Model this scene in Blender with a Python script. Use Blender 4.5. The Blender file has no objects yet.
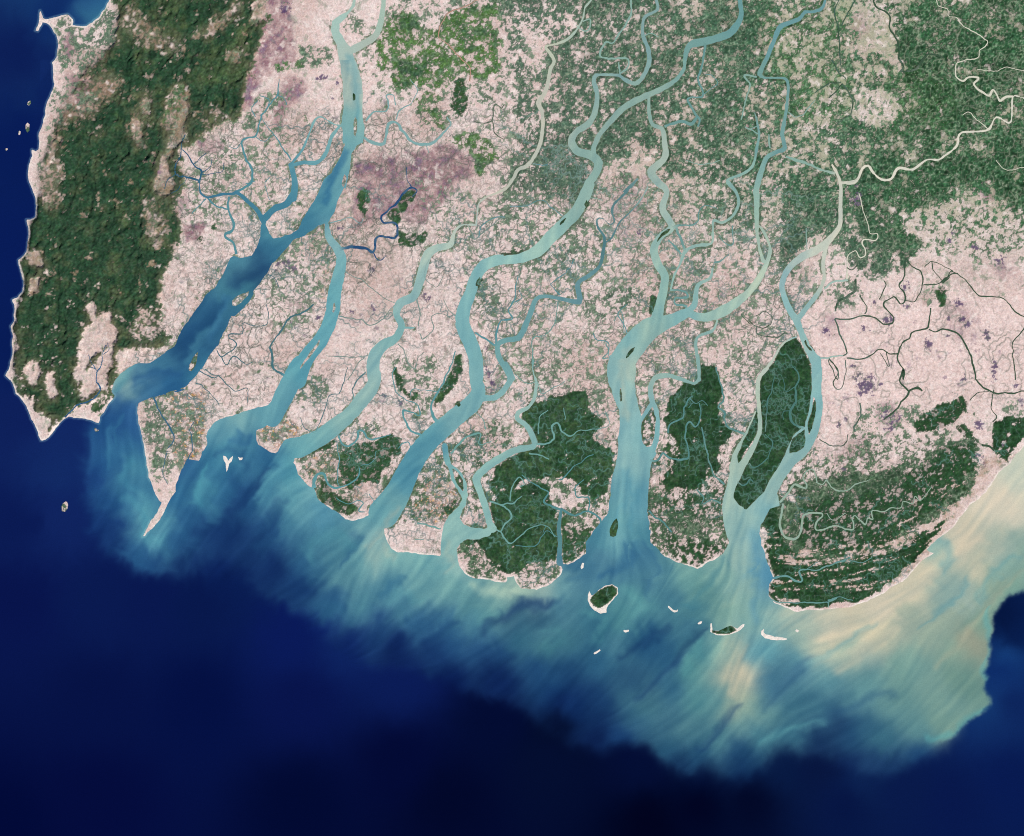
import bpy, math, random
import numpy as np

# ------------------------------------------------------------------ units
# one map step = 0.25 km on the ground; 1 Blender unit = 1 km
K = 0.25
CX, CY = 512.0, 418.0
scene = bpy.context.scene

# ------------------------------------------------------------------ camera
ALT = 705.0
cam_d = bpy.data.cameras.new('camera')
cam = bpy.data.objects.new('camera', cam_d)
scene.collection.objects.link(cam)
cam.location = (0, 0, ALT)
cam.rotation_euler = (0, 0, 0)
cam_d.sensor_fit = 'HORIZONTAL'
cam_d.angle = 2 * math.atan((512 * K) / ALT)
cam_d.clip_start = 1.0
cam_d.clip_end = 5000.0
scene.camera = cam

# ------------------------------------------------------------------ sky + sun
SUN_EL, SUN_AZ = math.radians(48), math.radians(138)     # azimuth clockwise from north (up in the picture)
w = bpy.data.worlds.new('World'); scene.world = w; w.use_nodes = True
nt = w.node_tree; nt.nodes.clear()
sky = nt.nodes.new('ShaderNodeTexSky'); sky.sky_type = 'NISHITA'; sky.sun_disc = False
sky.sun_elevation = SUN_EL; sky.sun_rotation = SUN_AZ
bg = nt.nodes.new('ShaderNodeBackground'); bg.inputs['Strength'].default_value = 0.085
ow = nt.nodes.new('ShaderNodeOutputWorld')
nt.links.new(sky.outputs[0], bg.inputs[0]); nt.links.new(bg.outputs[0], ow.inputs[0])
sun_d = bpy.data.lights.new('sun', 'SUN'); sun_d.energy = 4.9; sun_d.angle = math.radians(0.5)
sun_d.color = (1.0, 0.96, 0.90)
sun = bpy.data.objects.new('sun', sun_d); scene.collection.objects.link(sun)
dx, dy, dz = math.sin(SUN_AZ) * math.cos(SUN_EL), math.cos(SUN_AZ) * math.cos(SUN_EL), math.sin(SUN_EL)
from mathutils import Vector
sun.rotation_euler = Vector((dx, dy, dz)).to_track_quat('Z', 'Y').to_euler()
sun.location = (dx * 600, dy * 600, dz * 600)
scene.view_settings.view_transform = 'Standard'
scene.view_settings.look = 'None'
scene.view_settings.exposure = 0.0
scene.view_settings.gamma = 1.0
scene.view_settings.use_curve_mapping = False
scene.cycles.max_bounces = 2
scene.cycles.diffuse_bounces = 1
scene.cycles.use_denoising = False
scene.cycles.filter_width = 1.05

GAIN = (1.35, 1.36, 1.40)      # light falling on flat ground, per channel: surface colour = measured radiance / light
# ------------------------------------------------------------------ survey data
# every outline is written in the local coordinates of a survey sheet, then turned into map steps
S4 = 4.18; S3 = 836 / 300.0
SHEET = {}
for r_, y_ in (('A', 0), ('B', 180), ('C', 360)):
    for i_, x_ in enumerate((0, 150, 300, 450, 600, 750, 824)):
        SHEET[r_ + str(i_ + 1)] = (x_, y_, S4)
SHEET.update(D1=(350, 500, S4), D2=(500, 500, S4), D3=(650, 500, S4), D4=(824, 500, S4),
             E1=(50, 500, S3), E2=(300, 536, S3), E3=(550, 536, S3), E4=(724, 536, S3), M=(0, 0, 1.0))


def P(txt):
    """'B2: x,y[,w] x,y ... C2: ...' -> list of (px, py, w) in map steps"""
    out = []; sh = SHEET['M']
    for tok in txt.split():
        if tok.endswith(':'):
            sh = SHEET[tok[:-1]]; continue
        v = [float(q) for q in tok.split(',')]
        out.append((sh[0] + v[0] / sh[2], sh[1] + v[1] / sh[2], (v[2] / sh[2]) if len(v) > 2 else 0.0))
    return out


COAST = P("""M: 122,-400 118,-60 A1: 475,-40 457,0 440,35 415,70 385,95 362,108 330,108 303,105 305,82 282,60 255,65 225,72 200,80 180,76 172,50
 167,45 163,85 148,128 158,130 172,108 178,92 195,97 215,115 235,145 243,190 237,235 218,262 222,300 227,350 215,385 195,430
 190,480 178,520 162,555 165,590 160,625 150,632 133,625 135,650 125,680 118,720 122,760 135,795
 B1: 150,84 152,130 148,155 130,165 110,165 118,200 120,240 115,290 95,320 76,335 85,370 100,420 98,460 75,490 50,500 62,540
 60,590 45,610 55,650 50,690 50,740 40,780 C1: 22,65 45,85 65,140 95,170 120,215 145,270 160,310 170,336 185,335 215,310
 245,270 268,245 285,236 330,243 380,252 412,264 420,235 445,200 470,165 480,148 466,130 478,95 530,90 560,160
 575,200 576,230 580,270 595,330 605,390 613,440 620,490 640,535 655,570 675,595 665,620 645,655 620,690
 597,738 606,735 640,700 668,668 690,625 712,580 735,550 735,520 750,480 770,440 C2: 155,412 175,418 205,422 212,405 215,385 240,355 235,320 250,285
 270,260 310,240 370,225 430,205 490,190 515,180 540,225 520,250 480,280 445,295 445,335 455,355 500,385 525,390 550,375
 580,350 600,345 615,375 625,385 605,405 600,430 620,480 650,515 670,530 685,535 695,560 700,580 740,610 790,640
 C3: 190,665 225,672 265,660 300,640 320,625 350,600 380,650 355,675 350,700 360,750 380,785 410,805 470,808 530,815
 585,820 595,800 640,800 655,790 660,770 D1: 447,195 445,230 460,280 490,315 530,328 590,335 650,345 658,335 655,322 685,318 695,345 715,370
 780,375 D2: 190,362 235,330 258,305 262,290 247,262 285,270 320,250 370,220 400,180 415,130 440,80 455,30
 C5: 30,650 120,620 200,640 205,680 210,760 D2: 625,90 625,170 D3: 20,200 60,235 130,265 200,288 270,250 310,220 330,190 340,150 440,130
 460,150 465,190 490,260 505,300 515,325 500,350 495,400 520,430 570,450 620,468 720,460 D4: 0,457 100,450 180,425
 250,390 300,355 350,325 390,275 430,240 465,220 440,217 428,208 470,165 520,130 570,70 610,20
 C7: 650,580 700,520 730,470 780,430 836,360 M: 1060,408 1110,350 1180,300 1500,200 1500,-400""")

# (name, label, strokes with widths, filled polygons)
RIVERS = []


def river(label, strokes, polys=()):
    RIVERS.append((label, [P(s) for s in strokes], [P(s) for s in polys]))


river('wide dark blue estuary beside the forested western hills', [
    "B2: 425,475,18 405,505,22 375,535,22 350,555,30",
    "A3: 350,-60,22 350,0,20 345,50,22 332,110,28 310,155,30 260,185,32 225,205,36",
], ["""C1: 480,150 466,130 475,95 500,60 540,30 575,13 B1: 625,765 680,730 730,695 745,655 770,610 800,570
 B2: 200,530 230,485 270,450 300,405 320,360 335,325 350,315 375,325 425,318 445,285 460,235 462,190 475,165 485,190 500,225 515,243 545,240
 590,225 620,205 635,170 660,130 690,80 710,40 A2: 725,752 760,720 790,665 815,600 A3: 180,600 180,545 172,520 178,480 182,420
 180,350 172,290 160,230 155,190 140,160 130,125 133,90 160,68 195,50 215,25 222,0 230,-80 245,-80 234,0 230,25 215,45 180,85 165,100 165,135
 185,165 210,195 220,225 235,260 250,300 260,350 262,420 262,480 268,520 270,560 262,595 240,605 215,640 213,665 205,720 195,770 190,800
 B3: 185,30 160,80 145,130 125,170 112,190 100,183 75,190 50,210 20,232 0,240 B2: 600,250 575,280 540,320 510,350 490,390 460,430 435,460 415,500 380,540 350,550
 330,590 305,640 285,690 260,720 235,755 215,790 C2: 215,30 185,75 150,110 120,122 60,145 25,152 C1: 775,122 725,135 660,150 600,170
 580,180 574,205 550,220 520,200 500,170"""])
river('pale turquoise river leaving the dark estuary at its bend', [
    """B2: 738,185,20 748,240,32 785,290,40 800,330,45 788,400,52 770,480,60 765,540,60 740,620,60 705,680,65 650,750,68 615,836,78
 C2: 630,20,80 600,70,84 560,150,84 540,190,78 510,235,90"""])
river('narrow tributary winding into the top of the dark estuary', [
    "B2: 475,175,24 450,130,20 410,90,18 360,50,16 345,58,14 300,60,14 240,72,12 210,50,10 207,10,9 A2: 205,760,9",
    """A2: 590,690,24 605,760,28 600,830,32 B2: 600,60,32 570,100,30 520,120,30 480,160,30""",
    "A2: 595,690,18 640,680,20 700,678,20 735,640,18 760,570,16 790,530,14",
    "A2: 595,680,14 640,620,12 665,560,11 690,500,10 715,488,9 770,520,9 795,525,10"])
river('grey green river fading upstream among pale paddies', [
    """B4: 110,188,8 80,186,9 45,190,10 20,214,14 B3: 640,235,20 625,272,26 570,285,34 535,310,40 515,370,42 495,440,38 470,490,38 420,515,40 403,560,32 425,610,30
 400,660,35 350,690,50 315,730,55 305,780,55 310,836,52 C3: 318,60,42 300,115,60 260,165,66 210,225,60 150,275,72 90,320,75 40,345,80 0,365,88
 C2: 590,370,90 560,400,60""", "B3: 430,617,14 480,618,8"])
river('pale silty river dropping from the top edge through green farmland', [
    """A4: 600,-60,9 590,0,9 565,30,8 555,80,9 525,130,12 490,165,12 440,185,12 400,195,12 420,225,16 435,255,16 420,290,18 410,340,18 395,390,20
 370,430,26 385,470,18 388,520,18 380,590,18 355,650,18 325,690,18 285,710,16 265,745,16 230,790,14 150,825,9 B4: 120,100,9 113,150,9 110,185,8"""])
river('long turquoise river crossing the middle of the delta', [
    """A5: 575,-80,20 585,0,20 590,60,22 575,100,30 540,140,34 470,165,34 400,180,38 370,195,26 355,245,18 350,290,16 310,340,20 250,375,25 170,410,28
 100,450,28 50,500,28 A4: 660,520,25 620,570,22 600,625,24 600,650,30""",
    """A5: 225,-80,14 235,0,14 240,40,14 185,75,14 180,150,16 200,200,20 205,260,22 180,320,20 145,350,20 100,330,18 80,315,16 0,312,14
 A4: 610,315,20 600,340,20 615,390,22 610,450,24 585,510,28 530,550,30 508,590,35 530,630,35 590,650,40 620,680,40 610,720,36 580,770,38 570,820,42
 B4: 585,20,42 565,60,48 530,130,52 470,190,56 420,240,56 360,300,52 280,330,40 200,335,48 140,360,50 105,410,50 85,470,50 55,550,58 55,610,62
 85,680,65 110,760,62 110,836,56 C3: 732,20,54 735,80,54 745,130,62 720,180,75 650,240,80 580,300,85 520,360,88 470,430,92 435,500,100 400,570,112
 350,640,130"""])
river('branch river curling beside the turquoise middle river', [
    """A5: 155,750,12 100,800,12 B5: 145,10,12 110,50,12 60,100,12 50,130,12 60,175,10 40,185,9 10,160,8 B4: 615,165,9 620,200,12 645,240,14
 640,300,16 625,360,18 580,400,20 535,430,20 540,480,25 540,510,25 480,500,18 400,485,18 360,500,22 335,560,25 310,620,28 285,660,26 230,670,25
 200,690,22 205,740,25 235,790,28 260,830,28 C4: 230,20,30 255,70,30 230,120,25 190,155,28 140,160,30 110,165,30""",
    "B5: 200,30,7 165,90,8 120,140,9 80,180,8 50,240,9 25,260,9"])
river('short channel opening into a bay west of the green mangroves', [
    "C3: 605,360,26 615,420,28 628,450,16 638,490,18 665,540,18 688,580,20 680,605,28",
    "C3: 628,440,14 665,468,12 688,510,15 692,570,20"],
    ["""C3: 665,610 620,650 600,690 590,740 588,800 585,860 658,836 655,790 670,765 700,750 750,750 790,735 812,708 800,690 770,705
 720,700 685,690 665,660 680,625 695,600"""])
river('slender river looping along the northern mangrove edge', [
    """C4: 340,10,7 350,60,9 360,90,13 355,150,16 330,195,18 285,220,20 280,245,22 320,275,25 345,320,28 350,360,25 280,375,30 210,410,35
 140,460,35 110,500,35 130,560,30 150,620,30 165,680,30 178,705,36"""])
river('short tidal river splitting the southern mangroves', [
    "C4: 465,622,14 455,700,22 460,760,22 455,836,22 D2: 250,240,24 250,262,30"])
river('broad main river flowing between two mangrove blocks', [
    """A5: 205,410,14 205,470,16 220,520,18 260,540,20 270,600,25 270,660,28 215,715,35 230,750,36 270,785,30
 B5: 280,50,25 262,120,30 290,170,30 300,200,30 250,240,30 225,290,35 240,350,38 270,400,35 265,460,38 245,540,45 235,600,60""",
    """B5: 370,552,42 290,590,55 210,620,92 140,690,108 90,770,110 88,836,112""",
    "C5: 410,-20,15 415,70,15 395,98,15 340,80,18 280,65,22 230,75,24 212,110,22 215,160,24 235,210,22 240,270,24 235,330,24 215,390,30",
    "C5: 215,185,20 190,222,18 172,250,20",
    "B5: 490,590,12 470,630,14 410,655,14 400,690,16 410,760,16 415,836,16"],
    ["""C5: 40,-20 28,60 50,130 80,210 82,280 75,380 60,460 45,560 35,640 10,670 -60,760 -60,836 260,836 250,800 212,765 204,690 200,600 205,500 215,430
 235,390 215,360 195,364 178,345 172,300 175,250 168,215 150,150 145,90 150,20 135,-20"""])
river('eastern feeder river with a jagged bend under the top edge', [
    """A6: 335,-60,14 315,0,14 300,35,16 260,50,16 230,50,16 205,80,18 130,110,25 105,160,20 75,230,20 40,310,22 60,325,10 110,325,10 150,330,12 160,360,15
 155,430,15 145,500,18 135,560,20 145,620,20 110,635,20 70,660,20 45,720,25 25,800,28 B5: 655,60,28 655,130,22 655,190,20 658,220,18 665,280,15 682,340,16""",
    "B5: 655,190,16 680,210,14 700,250,14 712,290,16 700,340,18 680,385,26 660,420,30 620,470,30 560,520,44 500,555,48 440,575,38 390,565,34 365,552,30"])
river('looping side river joining the broad main river', [
    """A5: 650,480,8 665,560,14 655,620,14 640,690,14 600,725,14 530,755,12 560,790,10 B5: 540,10,12 570,55,14 580,95,14 555,150,14 510,178,14
 475,170,12 472,220,12 465,265,14 400,275,16 355,300,18 335,350,12 310,400,12 295,460,10""",
    "B5: 370,548,26 395,520,28 410,440,18 460,410,16 470,370,11"])
river('cream coloured river zigzagging in from the right edge', [
    """M: 1070,90,2 A7: 836,410,8 790,403,9 780,510,9 720,490,9 690,540,10 640,550,10 570,557,10 555,610,10 505,650,10 480,668,10 430,668,11 370,708,12 310,703,12
 280,748,12 240,750,12 205,720,12 185,692,12 160,705,13 135,755,14 75,765,14"""])
river('pale river turning turquoise along the dark forest island', [
    """A6: 345,690,12 370,740,14 380,780,16 B6: 380,50,18 378,120,18 375,190,20 340,240,28 290,285,35 220,320,35 170,360,28 140,410,25
 135,460,25 160,530,28 195,590,32 215,640,28 240,700,32 270,750,42 280,800,42 C6: 275,0,45 280,60,45 278,120,42 290,180,30 285,240,30 262,320,35 220,380,46
 160,425,65 110,490,68 60,580,80 20,650,90""",
    "B6: 320,270,18 305,350,18 310,410,18 285,470,20 240,530,22 200,580,25",
    "C6: 262,60,12 262,130,12 250,220,14 235,270,14 240,340,20",
    "C6: 225,285,14 185,320,14 160,380,20 130,430,30"])
river('pale channel on the western side of the dark forest island', [
    """B6: 195,655,8 150,675,9 125,700,12 90,760,14 35,830,14 C5: 700,35,18 665,75,20 660,140,20 665,200,20 668,290,22 650,350,25 620,400,30 590,450,40
 560,530,50 555,620,85 590,690,110""",
    "C5: 650,215,10 620,290,12 595,340,20 570,390,28 555,450,36"],
    ["""C5: 575,350 560,430 540,480 520,560 510,620 520,700 540,760 520,800 500,870 700,870 675,790 668,740 670,680 680,650 700,620 750,610 740,560 690,560
 640,600 610,625 580,605 555,570 580,440"""])

# creek systems: ribbons of water, label, colour along the creek
CREEKS = []


def creeks(label, col, txts, name='creek'):
    CREEKS.append((label, col, [P(t) for t in txts], name))


TEAL = (88, 142, 150); NAVY = (40, 82, 120); PALE = (196, 200, 184); MILK = (216, 214, 196); DKG = (62, 86, 68); GREY = (120, 140, 132); SAGE = (138, 172, 160)
creeks('dark dendritic creeks at the foot of the eastern hill slope', (48, 92, 118), [
    "A2: 205,765,10 215,715,9 180,690,6 160,650,5 130,620,3", "A2: 205,755,8 110,725,8 125,650,8 135,600,7 150,560,4",
    "A2: 180,690,4 200,670,3 235,640,3", "A2: 215,720,4 250,700,3 260,660,2", "A2: 160,740,4 120,790,3 90,810,3", "A2: 110,725,4 70,760,3 60,790,2",
    "A2: 215,730,3 300,720,2 310,680,2"])
creeks('teal creek winding south from the purple scrub', TEAL, [
    "A2: 365,800,12 425,760,10 425,710,10 400,660,9 385,620,8 390,580,8 440,570,7 470,480,6 530,400,6 535,370,5 540,330,3",
    "A2: 440,490,5 425,450,4 450,420,3", "A2: 470,480,4 500,420,4 460,400,3", "A2: 535,400,4 560,410,3 570,440,3", "A2: 390,580,4 360,620,3 330,610,2",
    "A2: 590,670,6 550,610,6 515,560,5 490,530,3 460,480,2", "A2: 440,570,4 480,590,3 520,560,2",
    "B2: 330,70,9 325,120,10 345,170,11 345,205,12 315,235,12 350,265,12 360,310,14", "B2: 240,75,7 280,110,7 325,122,7",
    "B2: 235,78,5 200,110,4 175,140,3", "B2: 400,15,4 440,5,4", "A2: 500,836,3 480,770,3 500,740,2"])
creeks('thin dark creeks through the fields east of the estuary', (70, 110, 118), [
    "B2: 500,700,9 510,740,10 515,790,10 560,815,13", "B2: 500,700,7 540,640,8 580,580,8 640,555,7 685,520,6",
    "B2: 280,712,4 300,740,5 360,690,5 330,650,5 385,640,4 390,600,3 480,610,3 495,560,3 485,520,3", "B2: 300,740,5 320,770,4 350,740,4 400,770,3 430,760,3",
    "B2: 480,390,3 520,410,3 540,450,2", "C2: 205,45,5 250,70,5 270,75,4 290,65,4 350,130,4 405,120,4 410,180,3",
    "C2: 190,95,4 220,110,3 260,150,3 290,190,3", "B2: 230,790,4 265,815,4 300,820,3",
    "C3: 275,50,6 240,85,5 220,120,5 225,165,6", "C3: 200,30,3 165,140,4 125,150,4 105,210,4 85,260,4 65,300,5", "C3: 0,240,3 20,280,3 60,305,4"])
creeks('creeks on the pointed peninsula between two estuaries', (62, 105, 128), [
    "C1: 640,152,7 665,210,7 690,250,7 720,300,7 725,335,6 700,370,3", "C1: 770,450,6 805,370,5 795,300,4 810,260,3", "C1: 780,140,3 800,165,3",
    "C1: 700,380,3 680,460,3 700,520,3"])
creeks('blue inlet and marsh creek at the southwest cape', (52, 98, 135), [
    "C1: 270,238,9 320,190,10 370,170,10 400,155,10 420,120,7 405,90,6 410,50,6 430,10,5 B1: 430,730,4 445,690,3", "C1: 405,45,3 380,30,3",
    "B1: 400,790,4 380,760,3 370,730,2", "B1: 430,730,3 460,710,2 450,680,2"])
creeks('pale blue creeks meandering east of the upper estuary', (128, 168, 168), [
    "A3: 265,575,17 300,595,14 350,600,12 360,560,12 375,515,12 405,512,12 430,545,12 470,590,12 530,605,12 580,575,10 630,520,6 615,490,4",
    "A3: 275,505,8 310,465,8 360,465,7 368,430,6 360,400,6 390,400,5 400,440,5", "A3: 400,500,4 420,460,5 465,430,4 490,380,4 460,330,3",
    "A3: 530,605,4 540,640,3", "B3: 125,180,4 165,170,4 215,155,3 250,180,3 265,160,3"])
creeks('deep blue creek with dark banks on the purple plateau', (42, 78, 118), [
    "B3: 165,290,16 220,280,13 270,285,13 305,300,12 318,245,12 350,235,11 400,240,10 405,200,10 390,180,9 350,175,9 345,150,9 400,100,9 440,50,9 465,30,8 490,45,5 470,70,4",
    "B3: 305,300,5 330,335,4 360,315,3", "B3: 465,30,5 450,0,3 A3: 445,700,3"])
creeks('fine tree lined creeks in the western paddies', GREY, [
    "B3: 185,380,4 225,405,4 270,425,4 330,480,3 400,515,3", "B3: 165,570,5 250,585,5 295,605,4 345,580,4 365,555,3 400,520,3",
    "B3: 500,640,5 515,665,4 560,620,4 550,570,3 600,560,3 640,585,3", "B3: 490,500,6 500,550,5 495,610,6", "B3: 410,685,4 440,720,4 450,760,4 480,790,4 495,740,3 520,720,3",
    "B3: 600,500,3 620,540,3 650,570,4", "B3: 540,330,2 520,400,2 570,450,2 600,400,2", "B3: 700,185,6 715,215,5 730,250,4 780,210,5 836,160,5 B4: 230,155,5",
    "B4: 0,265,3 30,300,3 60,280,2", "B3: 200,836,3 240,770,3 270,740,3", "B3: 110,735,3 220,740,3 280,735,3", "B4: 170,820,3 230,730,2 250,700,2"])
creeks('turquoise creeks around the mangrove patch west of the middle river', (92, 148, 152), [
    "C3: 515,318,9 460,290,9 435,240,8 430,210,8 470,220,5 500,235,5 500,205,5 480,180,4 430,160,3 400,130,4 385,60,4 400,30,3", "C3: 575,130,3 520,125,3 470,125,3 460,150,3",
    "B3: 650,715,6 625,790,6 C3: 580,130,7 550,190,10 550,220,12 575,262,15",
    "C3: 160,315,8 175,350,8 205,360,9 240,330,10 245,300,12 265,300,12 285,330,8 340,325,6 380,310,3", "C3: 155,350,4 165,420,4 155,500,4 165,530,3",
    "C3: 58,535,17 58,505,15 70,480,13 100,475,11 120,520,10 150,535,9 190,525,8 240,490,6 250,450,5", "C3: 270,635,4 245,630,5 265,600,5 240,590,4 200,600,3 150,575,3",
    "C3: 465,375,5 455,345,5 430,350,4 410,370,3", "C3: 290,560,3 310,600,4 320,620,5", "C3: 255,440,3 300,430,2 320,380,2"])
creeks('branching tidal creeks within the western mangroves', (110, 158, 152), [
    "C3: 630,390,6 665,350,9 700,320,8 755,310,8 750,350,4 800,340,3", "C3: 490,682,6 530,690,6 590,705,7", "C3: 480,750,3 520,748,3",
    "C4: 165,590,7 210,605,7 245,630,7 255,660,7 220,695,7 210,715,7 180,702,8", "C4: 210,715,6 250,765,7 300,730,5 340,700,4 400,690,4 440,740,4",
    "C4: 215,605,6 270,595,6 300,570,4", "C4: 250,590,6 265,520,5 290,490,5 310,520,4 290,530,3", "C4: 360,352,11 400,350,10 435,325,9 425,280,8 450,265,7 465,300,7 500,315,7 540,295,5 600,290,4 665,270,3 650,215,3",
    "C4: 480,250,4 475,200,3", "C4: 370,310,5 375,240,5 410,210,4", "C4: 330,390,6 375,395,6 415,415,5", "C4: 150,290,5 140,250,4 110,220,3", "C4: 365,90,3 385,140,3 440,110,3 480,90,2",
    "C4: 360,90,4 330,100,3 270,60,3", "C4: 350,0,5 345,30,7 B4: 345,720,5 350,660,4 400,650,3 440,590,3 450,510,3"])
creeks('teal creeks draining the southern mangrove coast', (84, 136, 138), [
    "C4: 462,625,9 430,615,8 395,590,8 410,555,7 385,540,6 320,495,4 300,480,3", "C4: 465,622,9 520,650,9 560,635,9 600,640,8 625,660,8 632,680,10",
    "C4: 578,635,6 578,575,6 530,575,5 525,530,5 560,500,4", "C4: 455,500,3 470,500,5 510,455,5 570,410,4 600,395,3", "D2: 65,190,3 150,190,4 190,130,3 240,155,4", "C4: 400,690,3 390,720,2"])
creeks('small creeks threading the paddies beside the branch river', TEAL, [
    "B4: 105,638,7 150,665,8 190,690,9 195,640,8 210,590,7 260,580,7 245,540,6 270,500,6 275,440,5 285,400,3", "B4: 420,435,4 460,480,5",
    "B4: 420,435,4 500,370,3 520,330,3", "B4: 600,640,3 615,670,4 660,680,4 660,730,4 670,745,5", "B4: 740,640,5 725,600,4 700,560,4 740,520,3", "B4: 270,510,4 300,490,3 290,460,3",
    "B4: 250,110,4 330,105,4 380,80,3 420,110,4 470,150,4", "A4: 345,685,4 410,690,3", "B4: 120,240,4 135,190,5 180,160,5 230,155,4"])
creeks('curved narrow creeks west of the broad main river', (104, 148, 145), [
    "B5: 305,200,13 325,190,10 385,190,8 410,170,6 410,140,5 440,105,4 490,120,3", "B5: 320,200,12 335,240,10 355,295,10", "B5: 285,250,9 310,280,10 340,310,10",
    "B5: 295,460,10 355,465,9 365,490,9 315,492,9 315,515,9 365,530,14", "B5: 475,345,8 510,335,6 540,310,3", "B5: 555,190,5 555,270,5 520,260,4 500,230,3",
    "B5: 25,680,4 35,720,4 10,745,4 40,745,4", "A5: 440,180,13 430,260,10 412,330,9 428,400,9 365,412,9 390,460,9 415,500,10 410,530,9", "A5: 270,530,16 290,520,14 330,508,14 380,518,14 405,490,12",
    "A5: 428,400,5 490,350,4 470,320,3 440,310,3", "B5: 100,640,5 100,590,4 85,550,3 60,590,3"])
creeks('light creeks in the green farmland under the top edge', SAGE, [
    "A5: 655,322,9 605,315,9 625,350,8 605,430,6 590,500,5", "A5: 705,560,5 712,620,8", "A6: 150,655,12 240,685,11 310,715,9 355,725,11", "A4: 757,0,8 755,60,8 710,140,8 680,180,8 645,180,8 635,240,8 740,245,8 745,280,8 710,310,8",
    "A4: 705,260,6 712,310,8", "A4: 528,105,6 555,130,6 580,125,6 585,80,6 555,90,5", "A5: 180,150,5 215,140,4 245,155,4", "A6: 20,470,4 30,520,5 0,540,6", "A5: 605,530,6 660,560,6",
    "B6: 235,200,4 240,290,5", "A5: 360,670,3 430,690,4 500,670,3", "A6: 160,470,4 200,490,4 240,460,4 270,420,4", "A4: 640,836,3 570,820,3"])
creeks('milky creeks curling across the dark green northeast', MILK, [
    "A7: 790,403,9 760,405,9 735,420,9 720,390,8 705,375,8 690,402,9 650,378,8 625,350,8 645,325,7 600,325,7 580,340,7 550,310,6 560,265,5 640,240,5 650,210,4 685,175,4 640,140,4 570,100,4 555,75,4 520,65,3 515,40,3 480,25,3 470,0,3",
    "B6: 390,10,12 420,15,10 450,0,9", "B6: 455,55,4 470,120,4 490,175,4 500,220,4 530,225,5 525,250,5 475,250,6 470,270,6 485,310,6 460,325,5 440,295,5 410,320,5 405,370,6 405,415,8",
    "A7: 690,545,3 640,500,3 610,470,3 580,480,2", "A7: 640,290,2 720,295,2 760,280,2 836,295,2", "A7: 720,670,2 760,710,2 836,700,2"])
creeks('creek joining the pale river below the zigzag river', (160, 190, 180), [
    "B6: 410,420,8 350,425,10 310,455,9", "B6: 320,743,6 290,745,7 350,738,5 390,735,4"])
creeks('teal creeks branching inside the central mangrove block', (86, 134, 132), [
    "C5: 285,305,8 295,270,7 345,240,7 350,200,6 375,160,5 390,150,3", "C5: 210,420,8 240,420,9 265,390,9 290,410,8 360,415,10 375,395,9 355,330,8 360,280,8 375,260,7 400,280,6 420,240,5 415,180,4",
    "C5: 425,280,5 450,390,7 460,440,6 475,480,7 520,520,10", "C5: 608,312,9 560,290,9 525,270,9 520,220,9 495,195,9 515,165,7 510,110,6 490,60,6 485,30,6",
    "C5: 505,600,9 470,585,8 430,600,7", "C5: 405,540,7 430,570,6 425,600,5", "C5: 203,630,8 225,655,7 260,670,6 300,720,5", "C5: 375,160,4 400,180,3 430,170,3 450,190,3", "C5: 370,200,3 390,180,3"])
creeks('faint creeks looping inside the dark forest island', (78, 122, 116), [
    "C5: 575,510,6 600,525,7 625,500,7 640,510,5", "C5: 625,430,4 640,450,5 680,430,5 715,380,5 720,340,5 690,310,4", "C5: 690,300,5 700,180,5 720,120,4 730,70,4",
    "C6: 225,285,11 185,270,11 168,240,11 172,200,11 192,170,11 190,110,9 205,80,6 195,50,5 170,20,3", "C6: 190,110,4 150,130,3 140,80,3", "C6: 170,210,3 140,220,3 140,250,2"])
creeks('pale looping creeks across the wooded southeast coast', (150, 174, 156), [
    "C6: 125,595,14 150,565,12 185,522,10 210,530,9 238,537,8 222,490,6 245,460,5 270,465,5 280,510,4", "C6: 138,600,11 125,680,10 140,730,9 180,750,9 205,735,9 215,680,9 225,645,8 300,640,8 305,655,7 275,680,7 280,710,7 350,695,7 400,705,7 435,705,7 430,660,6 440,650,6 480,690,6 490,660,5 515,665,5 510,630,5 560,635,5 590,620,5 630,620,5 640,590,4 680,600,4 690,570,4 710,590,4 735,560,4 760,530,3",
    "C6: 320,500,6 350,540,6 400,545,6 440,520,5 500,500,3", "C6: 275,510,4 300,520,4 320,500,5", "C6: 320,640,3 350,670,3 400,640,3"])
creeks('blue green creeks in the forest at the southeast cape', (104, 150, 146), [
    "D3: 510,328,9 570,320,9 610,340,9 635,335,8 625,295,7 700,292,6 770,265,5 836,240,5 D4: 50,265,4 100,255,4 160,260,4 200,240,3", "D3: 505,415,5 560,430,5 740,428,5 745,450,5",
    "D3: 740,428,5 780,410,5 D4: 15,420,4 60,405,4 120,420,3", "D3: 650,290,3 700,260,3"])
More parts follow.
